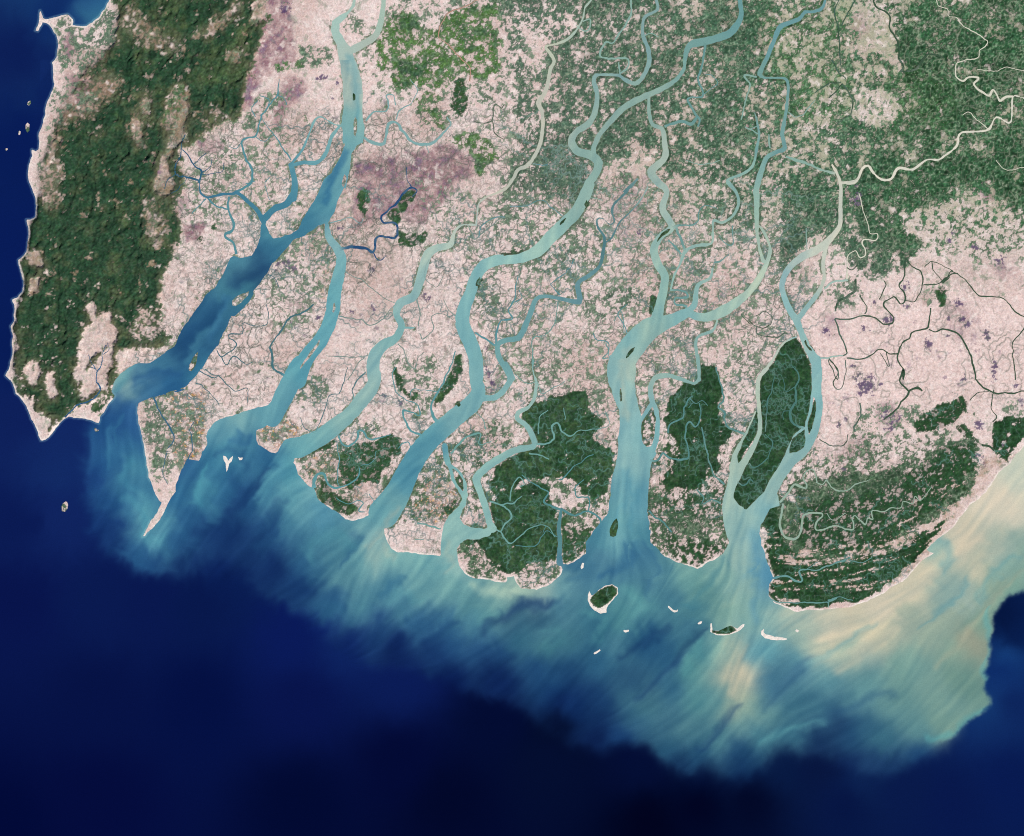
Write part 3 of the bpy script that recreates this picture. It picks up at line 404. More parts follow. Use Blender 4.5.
# land cover: outlines with strength and feather (map steps), wood = dark continuous forest, veg = share of mixed trees
COVER = [  # (layer, value, feather, outline)
    ('veg', .30, 20, 'M: 100,-150 1180,-150 1180,0 1180,250 900,250 860,280 780,330 700,330 600,330 500,270 480,240 560,190 520,100 480,60 440,-20'),
    ('veg', .76, 10, 'M: 490,-150 1200,-150 1200,225 1010,215 960,190 930,230 900,270 870,275 850,265 835,240 800,250 790,280 770,285 775,220 735,215 690,215 665,190 640,130 600,170 585,205 535,200 505,180 520,130 500,90 480,65 490,20'),
    ('veg', .85, 10, 'M: 540,-150 770,-150 775,40 740,90 760,170 700,215 665,160 640,118 605,150 560,150 530,120'),
    ('veg', .985, 7, 'M: 905,-150 1200,-150 1200,215 1005,212 985,195 960,185 940,190 935,225 905,270 885,278 870,250 850,200 845,175 855,130 900,120 920,95 880,70 885,40 915,25'),
    ('veg', .95, 8, 'M: 768,190 835,190 838,225 800,245 775,285 768,240'),
    ('veg', .93, 8, 'M: 835,115 905,110 925,150 900,170 855,165 838,140'), ('veg', .62, 12, 'M: 790,110 840,110 842,170 800,165'),
    ('veg', .60, 7, 'M: 845,-150 885,-150 885,40 862,60 835,50 835,20'), ('veg', .25, 6, 'M: 880,0 895,15 898,60 905,72 893,78 880,50 868,68 850,55 860,35 850,5'), ('veg', .22, 6, 'M: 855,90 880,95 905,112 900,122 870,125 850,118'), ('veg', .62, 9, 'M: 780,20 830,-20 845,60 850,110 830,130 800,100 790,60'),
    ('veg', .22, 8, 'M: 475,78 500,72 522,90 520,130 505,170 480,150 470,110'), ('veg', .62, 8, 'M: 505,20 555,10 560,110 540,180 520,150 515,90'), ('veg', .26, 4, 'M: 520,38 545,35 545,70 530,68'), ('veg', .26, 4, 'M: 568,15 585,20 583,35 565,30'),
    ('veg', .06, 14, 'M: 280,250 340,240 400,250 440,240 470,260 450,380 400,420 330,430 280,420 200,380 200,300'), ('veg', .3, 6, 'M: 400,170 440,185 500,200 480,230 440,250 430,215'),
    ('veg', .22, 12, 'M: 465,250 600,200 650,200 650,380 580,385 500,400 490,330 475,300'), ('veg', .40, 10, 'M: 500,190 560,200 540,235 500,250 480,230'), ('veg', .45, 5, 'M: 474,295 495,270 500,300 480,325'),
    ('veg', .45, 6, 'M: 510,240 560,215 600,225 600,250 570,275 540,270 520,260'), ('veg', .55, 5, 'M: 578,305 610,290 640,285 640,300 610,318 585,318'), ('veg', .34, 8, 'M: 530,345 575,340 590,380 560,395 530,385'),
    ('veg', .30, 10, 'M: 640,180 780,180 780,300 720,310 660,300'), ('veg', .52, 6, 'M: 700,200 760,180 755,220 720,240'), ('veg', .45, 5, 'M: 685,250 712,248 710,275 690,275'), ('veg', .45, 5, 'M: 715,285 745,280 735,305 715,305'), ('veg', .65, 7, 'M: 715,330 760,330 750,375 720,368'), ('veg', .65, 4, 'M: 672,332 690,330 690,350 676,350'),
    ('veg', .28, 10, 'M: 600,370 700,290 770,290 790,330 740,420 700,450 660,470'), ('veg', .40, 8, 'M: 705,360 760,360 755,420 735,450 722,430'), ('veg', .45, 5, 'M: 390,360 435,355 440,395 415,420 400,395'), ('veg', .4, 5, 'M: 356,418 385,420 380,440 362,435'),
    ('veg', .32, 8, 'M: 290,200 322,215 335,250 310,330 280,330 270,280 280,255'), ('veg', .45, 5, 'M: 295,380 325,375 330,395 310,410 295,400'), ('veg', .25, 10, 'M: 180,170 290,130 300,170 250,215 190,215'),
    ('veg', .42, 5, 'M: 255,95 290,90 280,130 255,140 245,120'), ('veg', .55, 5, 'M: 300,45 335,50 330,65 305,62'), ('veg', .5, 5, 'M: 226,150 236,150 232,180 222,175'), ('veg', .45, 5, 'M: 340,15 365,15 360,35 345,35'),
    ('veg', .55, 8, 'M: 650,520 720,500 725,555 700,570 670,560'), ('veg', .45, 10, 'M: 640,480 720,500 726,540 650,560'), ('veg', .35, 12, 'M: 440,440 540,440 540,400 600,380 620,470 600,480 480,520'),
    ('veg', .38, 8, 'M: 382,470 440,440 450,520 400,520'), ('veg', .50, 6, 'M: 140,400 165,395 170,470 160,490 148,450'), ('veg', .40, 8, 'M: 160,390 200,400 185,460 160,500'), ('veg', .35, 8, 'M: 270,425 300,420 290,445 262,440'), ('veg', .45, 6, 'M: 300,450 350,440 350,500 325,510 300,480'),
    ('veg', .02, 8, 'M: 805,320 880,318 900,300 945,290 1180,280 1180,400 1000,410 960,400 900,400 860,440 825,445 815,420'),
    ('veg', .12, 8, 'M: 858,285 900,280 950,250 1020,255 1180,255 1180,290 950,300 870,310'), ('veg', .40, 8, 'M: 900,205 1000,200 1040,240 1040,262 960,262 930,235 905,235'), ('veg', .25, 7, 'M: 900,210 925,205 935,235 905,235'),
    ('veg', .5, 5, 'M: 830,280 860,275 865,300 835,310'), ('veg', .85, 2, 'M: 937,289 946,288 947,305 938,306'), ('veg', .35, 3, 'M: 922,288 938,288 938,306 925,306'), ('veg', .4, 6, 'M: 1010,400 1045,395 1045,415 1005,412'),
    ('veg', .48, 8, 'M: 860,405 880,400 920,410 960,430 940,460 900,475 850,475 815,480 800,450 850,450'), ('veg', .62, 8, 'M: 820,470 950,470 930,500 830,500'), ('veg', .45, 5, 'M: 765,510 800,490 815,520 800,550 775,540'), ('veg', .5, 5, 'M: 790,450 820,445 830,475 800,480'),
    ('wood', 1, 5, """M: 100,-150 272,-150 266,0 268,20 256,62 246,100 244,112 238,120 228,122 215,128 200,140 190,148 182,150 178,155 186,180 176,205 182,228 178,245 168,262 162,285 161,300 162,325 168,340 160,352
 142,352 128,350 120,372 112,392 104,396 100,400 90,402 72,408 62,420 52,432 44,436 38,425 36,412 20,395 12,370 15,345 14,325 20,300 18,270 30,240 32,215 42,190 38,170 48,150 58,120 72,90 85,65 95,62 110,40 118,10"""),
    ('wood', -1, 4, 'M: 112,0 118,20 118,35 108,45 105,60 92,66 78,62 90,50 84,40 100,30 104,10'), ('wood', -1, 4, 'M: 50,60 62,62 64,90 80,96 100,100 92,108 70,110 60,125 50,118 44,110 50,90'),
    ('wood', -1, 3, 'M: 68,15 75,30 80,50 75,60 70,40 62,32 50,30 50,18'), ('wood', -1, 3, 'M: 178,80 184,95 191,108 188,122 192,140 183,145 175,152 168,170 176,184 170,200 154,196 157,175 166,155 168,138 178,128 180,108'),
    ('wood', -1, 3, 'M: 118,318 116,335 108,350 100,362 84,376 76,392 84,398 104,390 116,360 118,340'), ('wood', -1, 3, 'M: 92,300 100,318 112,312 118,325 118,340 92,360 86,375 78,384 84,345 84,330 94,325 90,308'), ('wood', -1, 3, 'M: 24,365 40,360 42,372 35,385 24,378'),
    ('wood', -.6, 4, 'M: 38,130 62,132 70,145 52,160 42,155'), ('wood', -1, 3, 'M: 28,255 42,252 44,268 32,270'), ('wood', -1, 3, 'M: 30,282 42,280 42,292 32,294'), ('wood', -.45, 2.5, 'M: 130,115 140,118 145,140 140,150 134,130'), ('wood', -.5, 2.5, 'M: 140,98 150,100 152,112 144,112'),
    ('wood', -1, 2, 'M: 20,400 32,395 40,415 52,425 44,436 36,432 30,415'), ('wood', -1, 2, 'M: 45,375 55,372 58,395 48,400'), ('wood', -1, 2, 'M: 120,352 150,350 152,360 120,372'),
    ('wood', -.7, 4, 'M: 262,-20 275,0 262,25 248,30 255,10'), ('wood', -.7, 4, 'M: 232,52 245,50 246,62 234,64'), ('wood', -.5, 4, 'M: 188,40 205,30 240,0 250,5 215,32 200,45'), ('wood', -.4, 2, 'M: 150,215 158,210 160,240 156,250 148,235'),
    ('wood', -.4, 6, 'M: 70,80 110,70 125,90 100,110 72,125 55,140 50,110'), ('wood', -.35, 5, 'M: 125,0 150,20 180,40 190,55 175,60 140,45 120,20'), ('wood', -.3, 5, 'M: 135,90 150,95 148,130 138,155 130,140'), ('wood', -.5, 5, 'M: 35,160 60,160 65,200 48,215 38,195'),
    ('wood', 1, 3, 'M: 504,464 512,458 520,450 540,446 535,430 520,415 528,405 545,402 552,396 565,392 575,388 585,390 592,398 590,410 600,415 606,425 600,432 592,440 604,445 612,450 611,480 605,498 592,500 580,492 578,482 562,478 548,476 540,480 532,475 520,478 512,490 505,492 492,478 495,468'),
    ('wood', 1, 3, 'M: 488,512 495,500 492,480 500,478 512,492 530,480 545,485 550,500 556,510 560,528 558,556 530,566 510,575 498,570 480,545 470,548 464,542 478,538 492,530'), ('wood', .8, 3, 'M: 560,512 575,530 582,525 594,530 590,548 575,560 562,562'), ('wood', .95, 3, 'M: 518,392 530,402 540,420 530,440 532,444 548,440 556,430 545,415 535,402'),
    ('wood', 1, 3, 'M: 700,368 716,363 718,376 723,390 718,405 720,420 728,428 731,436 722,445 716,458 722,470 716,476 708,468 706,475 700,490 682,490 664,490 662,475 668,465 668,455 680,452 668,432 666,408 672,394 685,380 695,384'),
    ('wood', 1, 2.5, 'M: 738,505 722,495 736,480 755,455 762,435 760,395 762,375 778,358 798,340 808,352 812,375 810,420 805,440 790,465 765,490 755,505'), 
    ('wood', .95, 3, 'M: 358,440 372,442 392,432 402,440 400,452 388,465 378,485 362,482 350,488 340,480 338,462 346,448'), ('wood', .95, 2.5, 'M: 318,495 322,478 330,490 338,496 348,500 358,510 345,515 335,512 322,508'), ('wood', .9, 2, 'M: 300,452 318,448 338,438 338,441 322,450 305,456'),
    ('wood', .9, 2, 'M: 455,354 462,353 465,372 458,385 440,402 436,408 433,405 440,390 448,378'), ('wood', .9, 2, 'M: 395,365 402,380 410,395 418,392 418,402 410,402 398,388 392,372'), ('wood', .9, 2, 'M: 443,507 460,498 450,512 443,518'), ('wood', .9, 2, 'M: 465,524 480,524 484,528 484,508 486,500 486,530 470,526'),
    ('wood', .9, 3, 'M: 455,75 465,80 468,110 460,118 450,105'), ('wood', .9, 2, 'M: 395,205 410,190 418,190 415,200 402,215'), ('wood', .8, 2, 'M: 360,185 372,195 364,215 358,210'), ('wood', .8, 2.5, 'M: 398,230 410,235 425,230 425,240 412,250 400,245'), ('wood', .9, 2, 'M: 385,215 395,205 402,222 396,228'),
    ('wood', .85, 4, 'M: 808,515 830,495 852,500 870,510 890,502 905,492 900,480 915,465 920,480 935,480 960,452 975,440 982,450 975,470 968,480 960,490 940,498 920,515 900,525 870,545 840,558 820,552 815,540'),
    ('wood', 1, 3, 'M: 765,520 775,505 782,540 800,555 830,562 870,556 900,548 930,530 948,520 930,545 915,560 890,585 870,598 845,604 800,608 775,602 769,595 770,580 774,575 766,548'), ('veg', .93, 6, 'M: 778,495 815,478 870,478 930,452 975,430 985,445 968,485 945,510 925,535 890,580 850,600 790,602 768,585 766,520'), ('veg', .74, 7, 'M: 655,490 700,492 728,520 726,548 705,565 675,560 652,535'), ('wood', .62, 5, 'M: 664,440 722,440 726,480 722,512 700,520 690,510 664,512 655,470'), ('wood', .75, 5, 'M: 662,535 700,540 726,545 724,552 700,568 676,562'), ('wood', .9, 6, 'M: 800,500 860,498 905,480 950,450 975,445 965,480 930,515 900,535 850,555 800,545'), ('veg', .55, 6, 'M: 455,430 500,420 520,455 500,475 470,470'),
    ('wood', -.6, 2.5, 'M: 775,595 790,598 800,603 780,603'),
    ('wood', .9, 3, 'M: 914,420 925,414 940,405 962,398 972,405 966,415 950,425 935,432 918,435'), ('wood', 1, 2.5, 'M: 996,422 1005,418 1020,416 1180,400 1060,405 1020,440 1005,462 998,460 993,440'), ('wood', .8, 2, 'M: 955,428 968,424 982,445 972,440'),
    ('wood', .9, 2, 'M: 937,289 946,288 947,305 938,306'), ('wood', .8, 3, 'M: 205,228 212,222 218,226 210,230'), ('wood', .8, 2, 'M: 198,238 206,234 206,242 200,244'), ('wood', .8, 3, 'M: 20,372 28,385 22,392 6,378'), ('wood', .7, 3, 'M: 105,400 118,385 116,395 102,408 100,416 75,408 85,400'),
    ('veg', .42, 9, 'M: 365,50 390,5 500,-10 510,80 470,110 430,140 400,100 372,90'), ('veg', .55, 4, 'M: 452,540 482,540 510,576 505,588 470,578'), ('veg', .55, 4, 'M: 512,568 545,555 562,560 560,580 530,592 514,584'), ('veg', .5, 4, 'M: 560,510 606,500 600,550 570,562'), ('bright', 1, 4, 'M: 375,45 392,12 410,10 420,25 434,28 445,15 470,5 500,0 500,72 480,80 462,72 440,92 418,84 395,92 388,75 378,70'), ('bright', .8, 4, 'M: 412,95 440,90 445,130 420,125'), ('bright', 1, 3, 'M: 446,143 470,128 490,140 500,160 490,165 478,178 474,160 470,150'),
    ('bright', .9, 2, 'M: 270,66 282,61 305,60 308,65 290,70 275,72'), ('bright', .95, 3, 'M: 162,128 168,100 176,84 186,84 188,96 180,104 176,122 170,132'), ('veg', .50, 6, 'M: 62,14 120,0 118,60 92,138 48,165 52,110'), ('veg', .40, 5, 'M: 34,150 66,150 70,200 45,225 36,200'), ('brown', .6, 6, 'M: 64,40 112,50 110,100 80,120 60,90'), ('bright', .9, 3, 'M: 172,90 185,84 190,95 180,110 172,125 168,112'), ('bright', .6, 6, 'M: 135,325 145,305 158,320 152,340 138,345'), ('bright', .4, 6, 'M: 140,205 158,200 165,230 145,235'), ('bright', .6, 3, 'M: 5,378 15,375 25,390 15,385'),
    ('bright', .35, 6, 'M: 200,105 235,120 205,135'), ('bright', .5, 3, 'M: 690,312 705,308 712,314 696,318'), ('bright', .35, 20, 'M: 760,10 850,0 850,120 790,130 770,60'), ('bright', .25, 25, 'M: 880,60 960,80 950,130 880,120'), ('bright', .6, 2, 'M: 305,112 310,122 307,128 302,118'),
    ('sage', .8, 4, 'M: 828,0 848,-20 862,-20 850,15 838,35 828,30'), ('sage', .7, 6, 'M: 810,80 835,70 852,85 855,110 845,125 838,110 842,88 815,98 800,110'), ('sage', .5, 5, 'M: 775,45 790,40 800,70 775,80 765,72'), ('sage', .4, 10, 'M: 820,30 845,45 840,75 820,60'),
    ('purple', .9, 7, 'M: 352,160 372,152 400,160 430,150 450,148 476,156 474,172 455,190 430,215 415,225 400,222 385,210 372,225 350,232 352,200'), ('purple', .95, 6, 'M: 262,0 285,-10 290,20 300,30 292,60 275,65 262,80 255,110 240,118 248,85 258,55'), ('purple', .85, 6, 'M: 280,72 300,75 300,100 285,115 280,140 270,125'),
    ('purple', .7, 4, 'M: 195,140 215,135 225,150 215,155 200,150'), ('purple', .8, 3, 'M: 232,108 242,108 240,118 230,118'), ('purple', 1, 3, 'M: 182,225 192,222 205,220 204,230 198,240 186,244 184,235'), ('purple', .8, 5, 'M: 148,160 160,140 160,175 150,190'), ('purple', .5, 6, 'M: 168,195 190,190 190,215 175,215'),
    ('purple', .7, 4, 'M: 65,30 76,32 75,50 68,60 62,45'), ('purple', .45, 6, 'M: 55,75 80,70 95,90 75,100 60,85'), ('purple', .7, 4, 'M: 844,188 852,186 858,195 848,200 842,194'), ('purple', .7, 3, 'M: 747,125 755,122 756,130 748,131'), ('purple', .5, 6, 'M: 850,20 865,10 870,35 855,40'), ('purple', .5, 3, 'M: 975,180 995,180 995,200 980,200'),
    ('purple', .45, 8, 'M: 985,265 1010,262 1020,285 1000,280'), ('purple', .45, 6, 'M: 875,405 900,400 905,420 895,440 880,425'), ('purple', .4, 8, 'M: 945,300 970,305 980,330 960,340 948,325'), ('purple', .3, 10, 'M: 330,320 350,310 350,340'), ('purple', .35, 12, 'M: 820,310 840,320 835,345 815,340'),
    ('purple', .4, 8, 'M: 285,300 310,295 300,330'), ('purple', .35, 10, 'M: 610,200 650,160 650,230 615,260'), ('purple', .4, 5, 'M: 488,370 502,372 500,395 486,392'), ('purple', .4, 12, 'M: 840,440 880,440 870,470 830,470'),
    ('brown', .7, 6, 'M: 405,170 450,155 468,165 440,200 415,215'), ('brown', .9, 6, 'M: 245,40 262,20 258,60 240,110'), ('brown', .5, 8, 'M: 168,270 180,250 176,300 165,330'), ('brown', .5, 10, 'M: 35,160 55,155 70,190 50,225 38,200'), ('brown', .6, 10, 'M: 60,70 110,60 120,110 90,140 60,150'),
    ('brown', .5, 8, 'M: 340,240 410,245 400,285 350,280'), ('brown', .4, 10, 'M: 600,280 640,260 640,290'), ('brown', .5, 6, 'M: 920,290 940,288 935,305 922,305'), ('brown', .45, 10, 'M: 950,395 975,385 965,405'), ('brown', .5, 8, 'M: 780,240 800,240 815,280 790,300'), ('brown', .35, 20, 'M: 860,270 1020,250 1020,300 940,290'),
    ('mosaic', 1, 4, 'M: 262,420 285,412 300,432 285,448 268,445 258,432'), ('mosaic', 1, 4, 'M: 165,395 205,390 208,430 195,455 178,475 168,440'), ('mosaic', 1, 3, 'M: 408,505 420,500 432,470 445,480 460,490 455,520 440,525 415,520'), ('mosaic', .8, 3, 'M: 302,460 330,450 335,470 318,480 305,472'), ('mosaic', .7, 3, 'M: 345,485 365,480 360,500'),
    ('mosaic', .7, 4, 'M: 895,560 925,535 932,548 910,575 885,590'), ('mosaic', .5, 3, 'M: 322,265 332,262 330,300 318,300'), ('mosaic', .5, 4, 'M: 1000,460 1020,448 1010,470'),
    ('ridge', 1, 8, 'M: 765,520 800,545 870,545 960,470 990,460 1020,440 940,540 900,580 790,605 768,590'),
    ('web', .9, 20, 'M: 150,120 520,100 620,180 800,180 800,480 600,600 400,540 130,460'), ('web', .25, 12, 'M: 220,400 330,380 300,440 220,420'), ('web', .6, 12, 'M: 800,440 960,440 900,520 780,560'),
    ('web', .05, 8, 'M: 815,330 1040,320 1040,390 960,400 830,430'), ('web', .25, 10, 'M: 405,250 360,290 290,370 230,400 380,350 400,300'),
    ('specks', .9, 8, 'M: 840,440 950,440 960,470 880,500 830,480'), ('specks', .6, 8, 'M: 870,490 930,470 905,500'),
]
# burnt purple fields: x, y, rx, ry
BURNT = """857,196,6,8 929,345,3,7 874,303,3,2 888,320,5,4 904,305,5,3 957,303,7,3 962,320,3,3 968,325,4,4 986,335,4,5 994,369,3,9 948,336,3,2 857,378,5,5 869,385,10,8 862,390,6,6 963,378,4,4 979,424,4,4 1021,403,4,4 839,424,3,2 845,418,2,3
 827,331,4,4 906,288,4,5 948,318,3,2 1016,385,3,2 852,365,4,2 880,383,3,3 288,263,5,4 293,268,4,3 279,265,3,3 276,271,2,3 323,78,6,3 332,97,2,2 336,82,2,3 286,8,5,4 318,317,3,3 296,325,3,3 315,336,2,2 353,311,3,2 371,270,3,4 373,308,3,4
 425,299,4,4 340,228,3,3 486,350,3,3 488,372,4,5 493,382,4,5 490,390,4,3 488,530,5,3 985,465,3,4 980,458,3,3 1005,444,3,3 455,505,5,4 400,403,3,3 385,396,3,3 340,415,2,2 270,402,2,2 640,232,3,2 893,418,6,5 885,415,5,5 890,428,5,4
 865,328,4,4 950,240,5,4 975,247,4,3 955,232,3,3 1000,262,5,5 845,470,3,2"""
ROADS = [("pale dusty road running into the bright green plain from the northeast", ["A3: 740,0,5 700,25,5 640,45,5 600,80,5 580,120,5 585,160,4 620,190,4 660,230,4 690,260,4 712,290,4 710,340,4", "A3: 740,0,5 800,-30,5"])]
# ------------------------------------------------------------------ raster helpers
X0, Y0, W, H = -139.5, -119.5, 1305, 1077
GX, GY = np.meshgrid(np.arange(W, dtype=np.float32) + X0, np.arange(H, dtype=np.float32) + Y0)
rng = np.random.default_rng(7)
random.seed(5)


def lin(c):
    c = np.asarray(c, dtype=np.float64) / 255.0
    return np.where(c <= 0.04045, c / 12.92, ((c + 0.055) / 1.055) ** 2.4)


def vnoise(x, y, seed):
    r = np.random.default_rng(seed); T = 256
    t = r.random((T, T), dtype=np.float32)
    xi = np.floor(x).astype(np.int32); yi = np.floor(y).astype(np.int32)
    fx = (x - xi).astype(np.float32); fy = (y - yi).astype(np.float32)
    fx = fx * fx * (3 - 2 * fx); fy = fy * fy * (3 - 2 * fy)
    x0 = xi % T; x1 = (xi + 1) % T; y0 = yi % T; y1 = (yi + 1) % T
    a = t[y0, x0]; b = t[y0, x1]; c = t[y1, x0]; d = t[y1, x1]
    return (a + (b - a) * fx) * (1 - fy) + (c + (d - c) * fx) * fy


def fbm(x, y, seed, octs=4, gain=0.5):
    s = 0.0; amp = 1.0; tot = 0.0; f = 1.0
    for o in range(octs):
        s = s + amp * vnoise(x * f + 17.3 * o, y * f + 9.1 * o, seed + o); tot += amp; amp *= gain; f *= 2.03
    return s / tot * 2 - 1


def blur(a, r):
    if r < 0.6: return a
    for _ in range(3):
        k = max(1, int(round(r * 0.6)))
        for ax in (0, 1):
            p = [(0, 0), (0, 0)]; p[ax] = (k + 1, k)
            c = np.cumsum(np.pad(a, p, mode='edge'), axis=ax, dtype=np.float64)
            n = a.shape[ax]
            if ax == 0: a = (c[2*k+1:2*k+1+n] - c[:n]) / (2 * k + 1)
            else: a = (c[:, 2*k+1:2*k+1+n] - c[:, :n]) / (2 * k + 1)
            a = a.astype(np.float32)
    return a


def sample(F, x, y):
    x = np.clip(x - X0, 0, W - 1.001); y = np.clip(y - Y0, 0, H - 1.001)
    xi = x.astype(np.int32); yi = y.astype(np.int32); fx = x - xi; fy = y - yi
    if F.ndim == 3: fx = fx[..., None]; fy = fy[..., None]
    return (F[yi, xi] * (1 - fx) + F[yi, xi + 1] * fx) * (1 - fy) + (F[yi + 1, xi] * (1 - fx) + F[yi + 1, xi + 1] * fx) * fy


def capsule(F, p0, p1, r0, r1, pad=3.0):
    m = max(r0, r1) + pad
    xa = int(max(0, min(p0[0], p1[0]) - m - X0)); xb = int(min(W, max(p0[0], p1[0]) + m - X0 + 2))
    ya = int(max(0, min(p0[1], p1[1]) - m - Y0)); yb = int(min(H, max(p0[1], p1[1]) + m - Y0 + 2))
    if xa >= xb or ya >= yb: return
    x = GX[ya:yb, xa:xb]; y = GY[ya:yb, xa:xb]
    vx, vy = p1[0] - p0[0], p1[1] - p0[1]; L = vx * vx + vy * vy + 1e-9
    t = np.clip(((x - p0[0]) * vx + (y - p0[1]) * vy) / L, 0, 1)
    d = np.hypot(x - p0[0] - t * vx, y - p0[1] - t * vy)
    np.maximum(F[ya:yb, xa:xb], r0 + (r1 - r0) * t - d, out=F[ya:yb, xa:xb])


def window(pts, m):
    xa = int(max(0, min(p[0] for p in pts) - m - X0)); xb = int(min(W, max(p[0] for p in pts) + m - X0 + 2))
    ya = int(max(0, min(p[1] for p in pts) - m - Y0)); yb = int(min(H, max(p[1] for p in pts) + m - Y0 + 2))
    return slice(ya, max(yb, ya + 1)), slice(xa, max(xb, xa + 1))


def sample_win(F, win, x, y):
    """bilinear sample of a windowed field"""
    x = np.clip(x - X0 - win[1].start, 0, F.shape[1] - 1.001); y = np.clip(y - Y0 - win[0].start, 0, F.shape[0] - 1.001)
    xi = x.astype(np.int32); yi = y.astype(np.int32); fx = x - xi; fy = y - yi
    x1 = np.minimum(xi + 1, F.shape[1] - 1); y1 = np.minimum(yi + 1, F.shape[0] - 1)
    return (F[yi, xi] * (1 - fx) + F[yi, x1] * fx) * (1 - fy) + (F[y1, xi] * (1 - fx) + F[y1, x1] * fx) * fy


def inside(pts):
    A = np.zeros((H, W + 1), np.int16)
    n = len(pts)
    for i in range(n):
        (xa, ya), (xb, yb) = pts[i][:2], pts[(i + 1) % n][:2]
        if ya == yb: continue
        if ya > yb: xa, ya, xb, yb = xb, yb, xa, ya
        r0 = max(0, math.ceil(ya - Y0)); r1 = min(H - 1, math.ceil(yb - Y0) - 1)
        if r1 < r0: continue
        rows = np.arange(r0, r1 + 1)
        xs = xa + (rows + Y0 - ya) / (yb - ya) * (xb - xa)
        cols = np.clip(np.ceil(xs - X0), 0, W).astype(int)
        A[rows, cols] += 1
    out = np.zeros((H, W), bool); wy_, wx_ = window(pts, 2)
    out[wy_, wx_] = (np.cumsum(A[wy_, wx_], axis=1, dtype=np.int32) % 2) == 1
    return out


def poly_sdf(pts, cap=6.0):
    ins = inside(pts)
    D = np.full((H, W), -cap, np.float32); n = len(pts)
    for i in range(n): capsule(D, pts[i], pts[(i + 1) % n], 0, 0, cap)
    d = -D
    return np.where(ins, np.minimum(d, cap), -np.minimum(d, cap)).astype(np.float32)


def rough(pts, amp=0.09, levels=3, closed=True):
    """break straight survey legs into a natural wandering line"""
    p = [q[:2] for q in pts]
    for lv in range(levels):
        out = []; n = len(p)
        for i in range(n if closed else n - 1):
            a, b = p[i], p[(i + 1) % n]; out.append(a)
            L = math.hypot(b[0] - a[0], b[1] - a[1])
            if L > 2.0 and L < 150:
                k = random.uniform(-amp, amp)
                out.append(((a[0] + b[0]) / 2 - (b[1] - a[1]) * k, (a[1] + b[1]) / 2 + (b[0] - a[0]) * k))
        if not closed: out.append(p[-1])
        p = out
    return p


def spline(pts, step=1.3):
    """Catmull-Rom through (x, y, w)"""
    if len(pts) == 2: pts = [pts[0], tuple((a + b) / 2 for a, b in zip(*pts)), pts[1]]
    P_ = [np.array(q, float) for q in pts]
    P_ = [2 * P_[0] - P_[1]] + P_ + [2 * P_[-1] - P_[-2]]
    out = []
    for i in range(1, len(P_) - 2):
        p0, p1, p2, p3 = P_[i - 1:i + 3]
        L = math.hypot(*(p2 - p1)[:2]); n = max(1, int(L / step))
        # centripetal-like tension: long neighbours must not throw the curve off
        m1 = (p2 - p0) / 2; m2 = (p3 - p1) / 2
        for m in (m1, m2):
            q = math.hypot(*m[:2])
            if q > L: m *= L / q
        for k in range(n):
            t = k / n
            q = (2*t**3-3*t*t+1)*p1 + (t**3-2*t*t+t)*m1 + (-2*t**3+3*t*t)*p2 + (t**3-t*t)*m2
            q[2] = p1[2] + (p2[2] - p1[2]) * t
            out.append(q)
    out.append(P_[-2])
    return out


# ------------------------------------------------------------------ land, rivers, islands as signed distances
coast = poly_sdf(rough(COAST, 0.07), 8)
land = coast.copy()
riv_sd = []
rn = fbm(GX / 5, GY / 5, 300, 2)
for label, strokes, polys in RIVERS:
    F = np.full((H, W), -4, np.float32)
    allp = [p_ for s in strokes for p_ in s] + [p_ for s in polys for p_ in s]
    for s in strokes:
        q = spline(s, 2.5)
        for a, b in zip(q[:-1], q[1:]): capsule(F, a, b, max(.5, a[2] / 2 - .3), max(.5, b[2] / 2 - .3))
    for pg in polys: np.maximum(F, poly_sdf(rough(pg, 0.05, 2), 8), out=F)
    wn = window(allp, 30)
    F[wn] += 0.45 * rn[wn]
    riv_sd.append(F)
    land = np.minimum(land, -F)
land += np.where(np.abs(land) < 3, 0.35 * fbm(GX / 3.0, GY / 3.0, 77, 2), 0)
isl_id = np.full((H, W), -1, np.int32); isl_f = {}
for i, (label, pg, kind) in enumerate(ISLANDS):
    pts = rough(P(pg), 0.06, 2)
    F = poly_sdf(pts, 5)
    if F.max() < 1.0: F += max(0, 0.9 - F.max()) * (F > -1.5)
    sel = F > -2.0
    isl_id[sel] = i; isl_f[i] = F
    land = np.where(sel, np.maximum(land, F), land)

